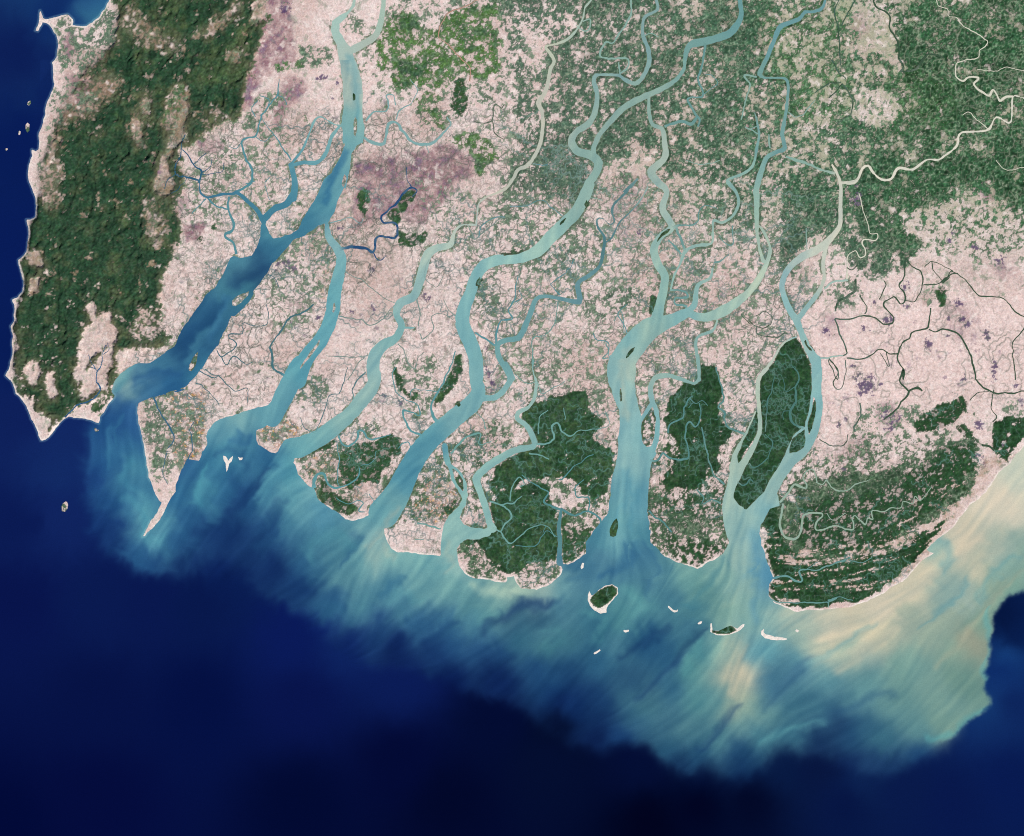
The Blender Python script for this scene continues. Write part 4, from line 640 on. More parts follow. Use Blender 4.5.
# ------------------------------------------------------------------ cover layers
wx = fbm(GX / 14, GY / 14, 11, 4, .6) * 5; wy = fbm(GX / 14, GY / 14, 21, 4, .6) * 5
edge = fbm(GX / 7, GY / 7, 31, 4, .65)
edge2 = fbm(GX / 24, GY / 24, 35, 5, .62)
wx2 = fbm(GX / 40, GY / 40, 15, 4, .6) * 12; wy2 = fbm(GX / 40, GY / 40, 25, 4, .6) * 12
LAY = {k: np.zeros((H, W), np.float32) for k in ('veg', 'wood', 'bright', 'sage', 'purple', 'brown', 'mosaic', 'ridge', 'web', 'specks')}
LAY['veg'] += 0.09
wood_raw = np.zeros((H, W), np.float32)
for layer, val, fe, txt in COVER:
    pts = P(txt); wn = window(pts, fe * 3 + 14)
    a = blur(inside(pts)[wn].astype(np.float32), fe * 0.8)
    if layer == 'wood' and val > 0: wood_raw[wn] = np.maximum(wood_raw[wn], a)
    hilly = pts[0][0] < 240
    kk = min(1.0, .35 + fe / 8) * (1.5 if layer == 'wood' else 1)
    hole = hilly and layer == 'wood' and val < 0
    k2 = 0.4 if hilly and layer == 'wood' and val > 0 else 0.45 if hole else (.8 if (fe >= 6 and layer != 'wood') else 0.0)
    if hole: a = blur(a, fe * .8)
    a = sample_win(a, wn, GX[wn] + wx[wn] * kk + wx2[wn] * k2, GY[wn] + wy[wn] * kk + wy2[wn] * k2)
    sharp = (1.5 if hilly else 2.6) if layer == 'wood' else (1.6 if layer in ('purple', 'brown', 'bright') else 1.6)
    amp = 0.75 if (layer == 'wood' and hilly) else (.7 if layer == 'wood' else .55)
    if hole: a = np.clip((a - .42 + edge[wn] * .7 + edge2[wn] * .3 - .06) * 1.9 + .5, 0, 1) * (a > .04)
    elif layer == 'veg': a = np.clip((a - .5 + edge[wn] * .35 + edge2[wn] * .75) * 1.7 + .5, 0, 1) * np.clip(a * 8, 0, 1)
    else: a = np.clip((a - 0.5 + edge[wn] * amp) * sharp + 0.5, 0, 1)
    L_ = LAY[layer][wn]
    if val < 0: LAY[layer][wn] = L_ * (1 + val * a)
    elif layer in ('veg', 'web'): LAY[layer][wn] = L_ + (val - L_) * a
    else: LAY[layer][wn] = L_ + np.maximum(0, val * a - L_)
patch = fbm(GX / 9, GY / 9, 41, 5, .6)
bpat = np.zeros((H, W), np.float32)
bn = fbm(GX / 2.6, GY / 2.6, 45, 3, .7) * 2.3 - .25
for tok in BURNT.split():
    bx, by, rx, ry = map(float, tok.split(','))
    e = np.hypot((GX + wx * .4 - bx) / rx, (GY + wy * .4 - by) / ry)
    np.maximum(bpat, np.clip((1.15 - e) * 1.3 + bn, 0, 1) * (e < 1.7), out=bpat)
for i, (label, pg, kind) in enumerate(ISLANDS):
    s = isl_f[i] > -2
    if kind == 'm': LAY['wood'][s] = 1
    if kind in 's': LAY['wood'][s] = 0; LAY['veg'][s] = 0
    if kind == 'b': LAY['wood'][s] = .55; LAY['veg'][s] = .6
    if kind == 'p': LAY['wood'][s] = 0; LAY['veg'][s] = .1
    if kind == 'mb': LAY['wood'][s] = 0; LAY['veg'][s] = 0
for txt in ('D2: 376,420 385,402 410,380 440,362 470,355 488,368 490,392 470,412 450,432 428,447 410,452 390,442', 'D3: 258,540 285,548 310,530 330,522 350,530 362,546 335,558 300,560 262,556'):
    LAY['wood'] = np.maximum(LAY['wood'], np.clip(poly_sdf(P(txt), 3) + .6, 0, 1))

LAY['wood'] *= 1 - .8 * LAY['bright']
hill = np.clip(inside(P(next(c[3] for c in COVER if c[0] == 'wood'))).astype(np.float32), 0, 1)
hill_s = blur(hill, 5)
wa = GX * .94 + GY * .12; wb = GY
wr1 = fbm(GX / 22, GY / 22, 51, 3) * 9
ridge = 1 - np.abs(fbm((wa + wr1) / 9, (wb + wr1) / 17, 61, 5, .6)) * 2.2
ridge = ridge * .7 + .5 * (1 - np.abs(fbm((GX + wx) / 26, (GY + wy) / 44, 65, 3, .5)) * 2.4)
relief = np.clip(hill_s * 1.6 - .35, 0, 1) * np.clip(.35 + LAY['wood'] * .8, 0, 1) * (.18 + .75 * np.clip(ridge, -.4, 1.2)) * 1.15
relief += np.clip(hill_s, 0, 1) * .05 * fbm(GX / 3, GY / 3, 66, 2)

# ---- texture of the land: creek and track threads one step wide, groves, plots
def nrm(a):
    a = a - a.mean(); return a / (a.std() + 1e-9)


def threads(seed, sc, width, octs=2, warp=0.0):
    """level lines of a slow field, drawn at an even width"""
    n = fbm(GX / sc + wx / sc * warp, GY / sc + wy / sc * warp, seed, octs, .5)
    gy, gx = np.gradient(n)
    return np.clip(width + .5 - np.abs(n) / (np.hypot(gx, gy) + .004), 0, 1)


def gate(seed, sc, lo, hi):
    return np.clip((fbm(GX / sc, GY / sc, seed, 3, .6) - lo) / (hi - lo), 0, 1)


w0 = rng.standard_normal((H, W)).astype(np.float32)
w1 = nrm(w0 + .9 * (np.roll(w0, 1, 0) + np.roll(w0, 1, 1)) + .5 * np.roll(np.roll(w0, 1, 0), 1, 1))          # pixel-sized grain
w2 = nrm(blur(rng.standard_normal((H, W)).astype(np.float32), 1.7))
w3 = nrm(fbm(GX / 4.2, GY / 4.2, 501, 3, .6))
w4 = nrm(fbm(GX / 8, GY / 8, 511, 4, .62))
TA = threads(601, 17, .62, 3, 1.0); TB = threads(611, 9.5, .5, 2, .8); TC = threads(621, 6, .42, 2, .6); TD = threads(631, 13, .55, 3, 1.3); TE = threads(641, 4.3, .35, 1, .3)
gB = gate(651, 30, -.10, .14); gC = gate(661, 22, .0, .2); gD = gate(671, 40, -.1, .1); gE = gate(681, 26, .05, .25)
TF = threads(645, 7.5, .45, 2, 1.0)
thr_ = np.maximum.reduce([TA * (.5 + .5 * gate(655, 50, -.2, .1)), TB * (.25 + .75 * gB), TC * (.15 + .85 * gC), TD * (.3 + .7 * gD), TE * gE * .8, TF * gate(657, 25, -.05, .15) * .8])


def C3(c): return lin(c).astype(np.float32)


def mixc(A, c, a):
    c = C3(c) if isinstance(c, tuple) else c
    return A + (c - A) * np.clip(a, 0, 1)[..., None]


big = fbm(GX / 60, GY / 60, 71, 3)
base = np.zeros((H, W, 3), np.float32) + C3((229, 205, 200))
base = mixc(base, (236, 219, 215), np.clip(.5 + .22 * w4 + .12 * w3, 0, 1))
base = mixc(base, (196, 166, 158), np.clip(big * .9 + .05, 0, .5))
eastp = np.clip(blur(inside(P('M: 800,300 1180,270 1180,420 960,400 850,440 815,440')).astype(np.float32), 10), 0, 1)
base = mixc(base, (232, 208, 203), eastp * (.75 + .12 * w4))
rightveg = np.clip((GX - 560) / 250, 0, 1) * np.clip((270 - GY) / 80, 0, 1)
base = mixc(base, (180, 178, 156), rightveg * np.clip(.6 - .3 * w4 - .15 * w3, 0, 1))
base = mixc(base, (150, 132, 112), hill_s * np.clip(.8 + patch, 0, 1) * np.clip((GY < 300) * .75 + .25, 0, 1))
base = mixc(base, (152, 172, 132), LAY['sage'] * (.6 + .18 * w4))
base = mixc(base, (156, 128, 114), LAY['brown'] * (.6 + .22 * w4))
base = mixc(base, (152, 116, 124), LAY['purple'] * np.clip(.85 + .22 * w4, 0, 1))
base = mixc(base, (118, 96, 130), np.clip(LAY['purple'] * (w4 * .35 + w2 * .2 - .12), 0, .75))
# burnt fields: dark plots with ragged rims
base = mixc(base, (84, 68, 106), np.clip(bpat * 1.6 - .1, 0, .9))
faint = np.clip((w4 + .5 * w3 - 1.9) * .6, 0, .6) * (LAY['web'] > .02)
base = mixc(base, (122, 102, 128), faint * (GX > 150))
# mottle of the soil: wet hollows, hamlets, bright dry plots
wk_ = np.clip(.35 + .65 * LAY['web'], 0, 1)
base = base * (1 + (.078 * w1 + .05 * w2 + .035 * w3) * (.45 + .55 * wk_))[..., None]
base = mixc(base, (150, 128, 126), np.clip((w2 + .6 * w3 - 1.15) * .6, 0, .75) * wk_)
base = mixc(base, (242, 228, 222), np.clip((-w2 + .5 * w3 - 1.3) * .55, 0, .6))
base = mixc(base, (100, 102, 98), np.clip((w1 - 1.35) * .8, 0, .7) * wk_)
# ponds and plots in many colours
cellr = rng.random((H, W)).astype(np.float32); cx_ = (np.floor(GX / 2.3 + GY * .18 + .55 * w3) * 57 + np.floor(GY / 2.0 - GX * .15 + .55 * w4) * 131).astype(np.int64)
hsh = ((cx_ * 2654435761) % 4096 / 4096.0)
for lo, hi, c in ((0, .16, (86, 100, 84)), (.16, .32, (186, 150, 136)), (.32, .5, (228, 210, 200)), (.5, .64, (122, 102, 98)), (.64, .72, (210, 164, 96)), (.72, .80, (108, 120, 106)), (.80, .86, (190, 132, 92)), (.86, .92, (92, 112, 128))):
    base = mixc(base, c, (hsh >= lo) * (hsh < hi) * LAY['mosaic'] * np.clip(.72 + .25 * w2, 0, .95))
sand = C3((238, 228, 220))
base = mixc(base, (178, 152, 132), LAY['ridge'] * np.clip(.45 + .2 * w3, 0, .8))

farm = np.clip(rightveg * 1.1, 0, 1)
vegc = np.zeros((H, W, 3), np.float32) + C3((100, 116, 98))
vegc = mixc(vegc, (72, 96, 80), np.clip(LAY['veg'] * 2.4 - .55, 0, 1))
vegc = mixc(vegc, (58, 90, 68), farm)
vegc = mixc(vegc, (52, 86, 60), np.clip((GX - 840) / 60, 0, 1) * np.clip((290 - GY) / 60, 0, 1))
vegc = mixc(vegc, (60, 86, 62), np.clip((GY - 400) / 60, 0, 1) * np.clip((GX - 280) / 60, 0, 1) * .8)
vegc = mixc(vegc, (74, 108, 58), LAY['bright'] * (.75 + .2 * w3))
vegc = mixc(vegc, (52, 84, 66), LAY['bright'] * np.clip(.3 * w4 + edge2 * 1.2, 0, .8))
grain = .26 * w1 + .17 * w2 + .07 * w3 + .03 * w4
vegc = vegc * np.exp(np.clip(grain * 1.15 * (.65 + .35 * farm), -1.1, .9))[..., None]
# pale tracks, clearings and houses between the groves
pale = np.clip(np.maximum(TB * gC, np.maximum(TD * gB, TE * .55)) * .62 + np.clip((w1 - .9) * .45, 0, .5), 0, .78) * (1 - LAY['bright'] * .45)
vegc = mixc(vegc, (164, 172, 150), pale * (.7 + .05 * farm))
wd = np.zeros((H, W, 3), np.float32) + C3((46, 76, 50))
wd = mixc(wd, (46, 73, 54), hill_s)
wd = mixc(wd, (84, 100, 66), hill_s * np.clip(edge2 * 1.1 + .12 * w4, 0, .5) * np.clip((GX - 95) / 60 + .25, 0, 1))
wd = mixc(wd, (76, 96, 62), np.clip(.18 * w4 + .10 * w3 + .05, 0, .75) * (1 - .35 * hill_s))
wd = mixc(wd, (30, 56, 40), np.clip(-.16 * w4 - .1, 0, .6))
wd = mixc(wd, (100, 98, 78), hill_s * np.clip((.95 - blur(LAY['wood'], 6)) * 1.7 + .15 * w4 - .02, 0, .8))
wd = mixc(wd, (36, 66, 42), np.clip((GX - 640) / 60, 0, 1) * (GY > 330) * .6)
wd = wd * np.exp(np.clip(.15 * w1 + (.14 * w2 + .07 * w3) * (1 - .75 * hill_s), -.8, .8))[..., None]
wd = mixc(wd, (96, 128, 112), np.clip(TC * gC + TE * gE, 0, 1) * (1 - hill_s) * .4)
wd = mixc(wd, (92, 102, 84), hill_s * np.clip(threads(691, 15, .5, 3, 1.6) * gate(695, 18, .05, .2), 0, 1) * .35)
ww = np.clip(LAY['wood'], 0, 1)
vegc = vegc + (wd - vegc) * np.clip(ww * 1.4, 0, 1)[..., None]
dens = np.maximum(LAY['veg'], ww * 1.03)
dens = np.maximum(dens, LAY['bright'] * (1 - ww) * .84)
dens = dens * (1 - np.clip(bpat, 0, 1) * .8) * (1 - .45 * LAY['purple'] * (ww < .3))
dens = np.where(ww < .3, dens * (1 + .5 * edge2), dens)
rr = np.hypot(GX - 800, GY - 262); th = np.arctan2(GY - 262, GX - 800)
strp = fbm(rr / 2.0 + wx * .25, th * 9 + wy * .1, 95, 3)
dens -= LAY['ridge'] * np.clip((strp - .16) * 4 + edge, 0, 1) * .6 * np.clip((rr - 215) / 60, 0, 1)
op = (((GX < 150) | (GY > 505) & (GX > 320) | (GX > 900) & (GY > 430)) & (coast < 2.2) & (coast > -4)) | ((GX > 138) & (GX < 165) & (GY > 400) & (GY < 545) & (coast < 2.0))
ch_near = np.max(np.stack([f for f in riv_sd]), axis=0) > -3.2
be = np.where(op & ~ch_near, np.clip((1.9 - coast) / 1.1, 0, 1) * np.clip(.45 + 1.2 * edge + .5 * fbm(GX / 12, GY / 12, 99, 2), 0, 1), 0)
for i, (label, pg, kind) in enumerate(ISLANDS):
    if kind in ('s', 'mb'): be = np.where(isl_f[i] > -2, 1.0, be)
be = np.where(LAY['wood'] * (isl_id >= 0) > .5, 0, be)
fr = np.clip(1.5 - np.abs(land - .8) * .9, 0, 1) * np.clip(fbm(GX / 16, GY / 16, 101, 3) * 6 + .3, 0, 1) * (GX > 150) * (coast > 5)
dens = np.clip(dens + fr * .55, 0, 1.1) * (1 - be)
# rank of a mixed field = share of ground covered
v = nrm(.42 * w3 + .62 * w2 + .62 * w1 + .38 * w4 + .8 * (TE + TC - .5) + .5 * TB) + 1.3 * thr_ * LAY['web'] * (1 - ww)
flat = v.ravel(); q_ = np.quantile(flat[::37], np.linspace(0, 1, 257)); u = np.interp(flat, q_, np.linspace(0, 1, 257)).reshape(v.shape).astype(np.float32)
veg = np.clip((u - (1 - dens)) / .34 + .5 * (dens > .03), 0, 1) * np.clip(dens * 8, 0, 1)
veg = np.where(dens > 1.0, 1, veg)
land_c = base + (vegc - base) * veg[..., None]
# threads over the open plain
ta = np.clip(thr_ ** 1.4 * LAY['web'] * (1 - .6 * veg) * (.6 + .4 * gD) * (1 - .5 * farm), 0, .9)
land_c = mixc(land_c, (72, 90, 82), ta)
land_c = mixc(land_c, (92, 108, 96), np.clip(np.maximum(TA * gD, TD * gC) * eastp * .6, 0, .6) * (1 - veg))
# side creeks wandering inland from the river banks, too narrow to survey one by one
creek_a = np.zeros((H, W), np.float32) - 3
near = np.argwhere((land > 0) & (land < 1.2) & (coast > 3) & (LAY['web'] > .3))
woody = np.argwhere((ww > .8) & (hill_s < .02) & (land > 1) & (land < 4.5) & (GY > 330))
lg = blur(land.astype(np.float32), 2.5); lgy, lgx = np.gradient(lg)
rc = np.random.default_rng(99)


def wander(x, y, th, length, w, depth):
    lam = rc.uniform(5.5, 11); ph = rc.uniform(0, 6.3); A = rc.uniform(.6, 1.25); t0 = th; px_, py_ = x, y
    n = int(length / 1.0)
    for k in range(n):
        t0 += rc.normal(0, .07)
        a = t0 + A * math.sin(k / lam * 2 * math.pi * .8 + ph) + rc.normal(0, .12)
        nx_, ny_ = px_ + math.cos(a), py_ + math.sin(a)
        gi, gj = int(ny_ - Y0), int(nx_ - X0)
        if not (2 < gi < H - 3 and 2 < gj < W - 3) or land[gi, gj] < -.4 or hill_s[gi, gj] > .4: break
        ww_ = w * (1 - .6 * k / n)
        capsule(creek_a, (px_, py_), (nx_, ny_), ww_, ww_, 1.2)
        if depth and rc.random() < .055: wander(nx_, ny_, a + rc.choice([-1, 1]) * rc.uniform(.6, 1.3), length * rc.uniform(.3, .6), ww_ * .8, depth - 1)
        px_, py_ = nx_, ny_


for pool, cnt, lo, hi, wmin, wmax in ((near, 330, 14, 60, .28, .6), (woody, 130, 8, 34, .25, .5)):
    for k in rc.choice(len(pool), cnt, replace=False):
        i_, j_ = pool[k]
        if not (90 < i_ < 990 and 110 < j_ < 1200): continue
        wander(j_ + X0, i_ + Y0, math.atan2(lgy[i_, j_], lgx[i_, j_]) + rc.normal(0, .5), rc.uniform(lo, hi), rc.uniform(wmin, wmax), 2)
ca = np.clip(creek_a + .55, 0, 1)
cc = C3((84, 120, 120)) + (C3((150, 172, 158)) - C3((84, 120, 120))) * (np.clip((300 - GY) / 200, 0, 1) * np.clip((GX - 450) / 200, 0, 1))[..., None]
cc = np.where((ww > .6)[..., None], C3((92, 132, 120)), cc)
land_c = land_c + (cc - land_c) * (ca * .95)[..., None]
# levees: slightly paler, greener rims of the channels
land_c = land_c + (sand - land_c) * be[..., None]
rim = np.clip(1 - np.abs(land - .3) * 1.4, 0, 1) * (coast > 4) * (1 - be)
land_c = mixc(land_c, (138, 132, 116), rim * .4 * np.clip(.5 + w3 * .3, 0, 1))
land_c = np.clip(land_c * (1 + .03 * w1)[..., None], .002, .95)

height = (np.clip(land, -3, 1) * .02 + np.where(land > 0, relief * np.clip(land / 3, 0, 1), 0)).astype(np.float32)
canopy = (np.clip(ww * 2 - 1, 0, 1) * np.clip(land / 2, 0, 1) * (.02 + .012 * np.abs(w3) * (1 - hill_s))).astype(np.float32)
height += canopy

# ------------------------------------------------------------------ water colour
def table(txt): return np.array([[float(v) for v in t.split(',')] for t in txt.split()], np.float32)


cs = 4
cxs = np.arange(X0, X0 + W + cs, cs, dtype=np.float32); cys = np.arange(Y0, Y0 + H + cs, cs, dtype=np.float32)
CGX, CGY = np.meshgrid(cxs, cys)


def idw(tab, soft, power, reach=None):
    x = CGX.ravel()[:, None]; y = CGY.ravel()[:, None]
    num = np.zeros((x.shape[0], tab.shape[1] - 2), np.float32)
    for s in range(0, x.shape[0], 12000):
        d2 = (x[s:s+12000] - tab[:, 0]) ** 2 + (y[s:s+12000] - tab[:, 1]) ** 2 + soft
        wgt = d2 ** (-power)
        if reach: wgt = wgt * (np.exp(-d2 / reach ** 2) + 1e-4)
        num[s:s+12000] = wgt @ tab[:, 2:] / wgt.sum(1, keepdims=True)
    return num.reshape(CGX.shape + (-1,))


def up(F, x, y):
    x = np.clip((x - X0) / cs, 0, F.shape[1] - 1.001); y = np.clip((y - Y0) / cs, 0, F.shape[0] - 1.001)
    xi = x.astype(np.int32); yi = y.astype(np.int32); fx = (x - xi)[..., None]; fy = (y - yi)[..., None]
    return (F[yi, xi] * (1 - fx) + F[yi, xi + 1] * fx) * (1 - fy) + (F[yi + 1, xi] * (1 - fx) + F[yi + 1, xi + 1] * fx) * fy


def muted(t, k=.05):
    lum = t[:, 2:] @ np.array([.3, .59, .11], np.float32)
    kk = k * np.clip((lum - 55) / 70, .15, 1) * np.clip((215 - lum) / 45, .25, 1)
    t[:, 2:] += (lum[:, None] - t[:, 2:]) * kk[:, None]
    t[:, 3:] *= (1 - .035 * kk / k)[:, None]
    return t


Dk = idw(table(WDARK), 200, 1.7); Pl = idw(muted(table(WPLUME)), 30, 1.9)
All = idw(np.concatenate([table(WDARK), muted(table(WPLUME))]), 60, 2.3)
AllS = idw(np.concatenate([table(WDARK), muted(table(WPLUME))]), 190, 2.0, 75)
PlS = idw(muted(table(WPLUME)), 190, 2.0, 75)
fl = table(FLOW); an = np.radians(fl[:, 2])
fl2 = np.stack([fl[:, 0], fl[:, 1], np.cos(2 * an), np.sin(2 * an)], 1)
Fv = idw(fl2, 400, 1.6)
A2 = up(Fv, GX, GY)
ang = .5 * np.arctan2(A2[..., 1], A2[..., 0]) + fbm(GX / 70, GY / 60, 121, 4) * .6
ux, uy = np.cos(ang).astype(np.float32), -np.sin(ang).astype(np.float32)


def lic(src, n, h):
    acc = src.copy(); wsum = 1.0
    for sg in (1, -1):
        x, y = GXs.copy(), GYs.copy(); px, py = None, None
        vx = sg * uxs; vy = sg * uys
        for k in range(n):
            x = x + vx * h; y = y + vy * h
            xi = np.clip((x - sx0).astype(np.int32), 0, src.shape[1] - 1); yi = np.clip((y - sy0).astype(np.int32), 0, src.shape[0] - 1)
            acc += src[yi, xi]
            nx_, ny_ = uxs[yi, xi], uys[yi, xi]
            s_ = np.sign(nx_ * vx + ny_ * vy); s_[s_ == 0] = 1
            vx, vy = nx_ * s_, ny_ * s_
    return acc / (2 * n + 1)


sx0, sy0, sx1, sy1 = 40.5, 60.5, 1120.5, 820.5
sl = (slice(180, 940), slice(180, 1260))
GXs, GYs, uxs, uys = GX[sl], GY[sl], ux[sl], uy[sl]
def norm(a): a = a - a.mean(); return np.clip(a / (a.std() + 1e-6), -2.6, 2.6)
l1 = norm(lic(blur(rng.standard_normal(GXs.shape).astype(np.float32), 1.0), 16, 1.5))
l2 = norm(lic(blur(rng.standard_normal(GXs.shape).astype(np.float32), 4), 22, 3.0))
l3 = norm(lic(blur(rng.standard_normal(GXs.shape).astype(np.float32), 9), 20, 6.0))
L1 = np.zeros((H, W), np.float32); L2 = L1.copy(); L3 = L1.copy()
L1[sl] = l1; L2[sl] = l2; L3[sl] = l3

seaw = np.clip((4 - land) / 4, 0, 1)
openness = blur((land < 0).astype(np.float32), 10)
openness = np.clip((openness - .35) * 2.2, 0, 1)
sh = (L2 * 1.3 + L3 * 1.7) * openness
def swirl(x, y, seed, sc, amp, steps):
    """carry points along the eddies of a slow stream function"""
    psi = fbm(GX / sc, GY / sc, seed, 2, .5); gy, gx = np.gradient(psi)
    gx = gx * sc; gy = gy * sc
    for _ in range(steps):
        a = sample(np.dstack([gy, -gx]), x, y)
        x = x + a[..., 0] * amp / steps; y = y + a[..., 1] * amp / steps
    return x, y


ex, ey = swirl(GX, GY, 131, 42, 2.8, 3)
ex, ey = swirl(ex, ey, 141, 17, 2.0, 3)
ex, ey = swirl(ex, ey, 145, 8, .7, 1)
wxx = (ex - GX) * openness; wyy = (ey - GY) * openness
edge_calm = 1 - .5 * np.clip((GY - 610) / 60, 0, 1)
sh = sh * edge_calm; wxx = wxx * edge_calm; wyy = wyy * edge_calm
qx = GX - uy * sh + wxx; qy = GY + ux * sh + wyy
dark = up(Dk, GX + wxx, GY + wyy)
east = np.clip((GX - 925) / 45, 0, 1) * np.clip((768 - GY) / 22, 0, 1) * np.clip((GY - 470) / 40, 0, 1)
op3 = np.clip(openness * 1.3 - .15, 0, 1)[..., None]
plume = (up(All, qx, qy) * (1 - op3) + up(AllS, qx, qy) * op3) * (1 - east[..., None]) + (up(Pl, qx, qy) * (1 - op3) + up(PlS, qx, qy) * op3) * east[..., None]
for col, op_, path in SWATHS:
    q = spline(P(path), 5); wn = window(q, 60)
    F = np.full((H, W), -60, np.float32)
    for a, b in zip(q[:-1], q[1:]): capsule(F, a, b, a[2] * .62 + 4.5, b[2] * .62 + 4.5, 6)
    F = F[wn]
    x_ = GX[wn] + (-uy * (L2 * 1.6 + L3 * 2.0) * openness + wxx * .8)[wn]; y_ = GY[wn] + (ux * (L2 * 1.6 + L3 * 2.0) * openness + wyy * .8)[wn]
    F = sample_win(F, wn, x_, y_)
    mw = max(q_[2] for q_ in q) * .62 + 4.5
    a = np.clip(F / mw, 0, 1); a = a * a * (3 - 2 * a) * op_ * .85
    plume[wn] = plume[wn] + (np.array(col, np.float32) - plume[wn]) * a[..., None]
k_ = (.026 * L1 + .032 * L2 + .02 * L3) * (.5 + .5 * openness) * (1 - .45 * np.clip((GX - 800) / 120, 0, 1))
plume = plume * (1 + k_[..., None] * np.array([1.5, .95, .6], np.float32))
pm = inside(PLUME_EDGE).astype(np.float32)
soft = blur(pm, 16); hard = blur(pm, 2)
scx = fbm(GX / 6, GY / 6, 151, 3) * 2.6; scy = fbm(GX / 6, GY / 6, 161, 3) * 2.6
hard = sample(hard, GX + scx, GY + scy)
soft = sample(soft, GX + wxx * .9 - uy * L2, GY + wyy * .9 + ux * L2)
far_ = np.clip(soft * 1.9, 0, 1); far_ = far_ * far_ * (3 - 2 * far_)
pmx = far_ * (1 - east) + hard * east
wcol = dark + (plume - dark) * pmx[..., None]
wcol *= (1 + .018 * fbm(GX / 2.2, GY / 2.2, 171, 2) * (1 - .3 * openness))[..., None]
# pale shallow surf lines along the open beaches
sf = np.where((coast < .2) & (coast > -2.2) & (GX < 150) & (land < .3), np.clip(1.8 - np.abs(land + .3), 0, 1) * .35, 0)
wcol = wcol + (np.array([150, 190, 195], np.float32) - wcol) * sf[..., None]
wcol = np.clip(wcol, 0, 255)
# ------------------------------------------------------------------ materials
G3 = np.array(GAIN, np.float32)


def albedo(linrgb, lim=.85): return np.clip(linrgb / G3, .0004, lim)


def N(nt, typ, **kw):
    n = nt.nodes.new(typ)
    for k, v in kw.items():
        if k.startswith('i_'):
            n.inputs[k[2:].replace('_', ' ')].default_value = v
        else: setattr(n, k, v)
    return n


def mathn(nt, op, a, b=None, c=None, clamp=False):
    n = nt.nodes.new('ShaderNodeMath'); n.operation = op; n.use_clamp = clamp
    for i, v in enumerate((a, b, c)):
        if v is None: continue
        if isinstance(v, (int, float)): n.inputs[i].default_value = v
        else: nt.links.new(v, n.inputs[i])
    return n.outputs[0]


def mapr(nt, v, a, b, c, d):
    n = nt.nodes.new('ShaderNodeMapRange'); n.interpolation_type = 'SMOOTHSTEP'
    nt.links.new(v, n.inputs[0])
    for i, q in enumerate((a, b, c, d)): n.inputs[1 + i].default_value = q
    return n.outputs[0]


def mixn(nt, f, a, b):
    n = nt.nodes.new('ShaderNodeMix'); n.data_type = 'RGBA'
    if isinstance(f, (int, float)): n.inputs[0].default_value = f
    else: nt.links.new(f, n.inputs[0])
    for i, v in ((6, a), (7, b)):
        if isinstance(v, tuple): n.inputs[i].default_value = v
        else: nt.links.new(v, n.inputs[i])
    return n.outputs[2]


def al(c): return tuple(float(v) for v in albedo(lin(c))) + (1.0,)


def ground_material(name):
    m = bpy.data.materials.new(name); m.use_nodes = True; nt = m.node_tree; nt.nodes.clear()
    out = N(nt, 'ShaderNodeOutputMaterial'); bs = N(nt, 'ShaderNodeBsdfPrincipled')
    bs.inputs['Roughness'].default_value = .95; bs.inputs['Specular IOR Level'].default_value = 0.0
    geo = N(nt, 'ShaderNodeNewGeometry')
    vm = N(nt, 'ShaderNodeVectorMath', operation='MULTIPLY'); nt.links.new(geo.outputs['Position'], vm.inputs[0]); vm.inputs[1].default_value = (1/K, 1/K, 0)
    pos = vm.outputs[0]
    A = N(nt, 'ShaderNodeVertexColor', layer_name='cover')
    hv = N(nt, 'ShaderNodeHueSaturation'); nt.links.new(A.outputs[0], hv.inputs['Color'])
    def noise(scale, detail, rough, off):
        n = N(nt, 'ShaderNodeTexNoise'); n.noise_dimensions = '3D'
        mp = N(nt, 'ShaderNodeVectorMath', operation='ADD'); nt.links.new(pos, mp.inputs[0]); mp.inputs[1].default_value = (off, off * 1.7, off)
        nt.links.new(mp.outputs[0], n.inputs['Vector'])
        n.inputs['Scale'].default_value = scale; n.inputs['Detail'].default_value = detail; n.inputs['Roughness'].default_value = rough
        return n.outputs[0]
    vo = N(nt, 'ShaderNodeTexVoronoi'); nt.links.new(pos, vo.inputs['Vector']); vo.inputs['Scale'].default_value = .9      # single fields
    vs = N(nt, 'ShaderNodeSeparateColor'); nt.links.new(vo.outputs['Color'], vs.inputs[0])
    val = mathn(nt, 'MULTIPLY', mapr(nt, noise(.8, 3, .8, 53), .36, .64, .86, 1.14), mapr(nt, vs.outputs[0], 0, 1, .94, 1.06))
    nt.links.new(val, hv.inputs['Value'])
    nt.links.new(mapr(nt, noise(.5, 2, .7, 93), .36, .64, .88, 1.12), hv.inputs['Saturation'])
    nt.links.new(mapr(nt, noise(.6, 2, .7, 193), .36, .64, .49, .51), hv.inputs['Hue'])
    col = hv.outputs[0]
    nt.links.new(col, bs.inputs['Base Color'])
    nt.links.new(bs.outputs[0], out.inputs[0])
    return m


def water_material(name, spec=.0, rough=.55, ripple=.04):
    m = bpy.data.materials.new(name); m.use_nodes = True; nt = m.node_tree; bs = nt.nodes['Principled BSDF']
    bs.inputs['Roughness'].default_value = rough; bs.inputs['Specular IOR Level'].default_value = spec
    v = N(nt, 'ShaderNodeVertexColor', layer_name='silt')
    geo = N(nt, 'ShaderNodeNewGeometry')
    n = N(nt, 'ShaderNodeTexNoise'); nt.links.new(geo.outputs['Position'], n.inputs['Vector']); n.inputs['Scale'].default_value = 3.2; n.inputs['Detail'].default_value = 3; n.inputs['Roughness'].default_value = .7
    hv = N(nt, 'ShaderNodeHueSaturation'); nt.links.new(v.outputs[0], hv.inputs['Color'])
    nt.links.new(mapr(nt, n.outputs[0], .3, .7, 1 - ripple * 2, 1 + ripple * 2), hv.inputs['Value'])
    nt.links.new(hv.outputs[0], bs.inputs['Base Color'])
    return m


MG = ground_material('delta_ground'); MW = water_material('silty_water')


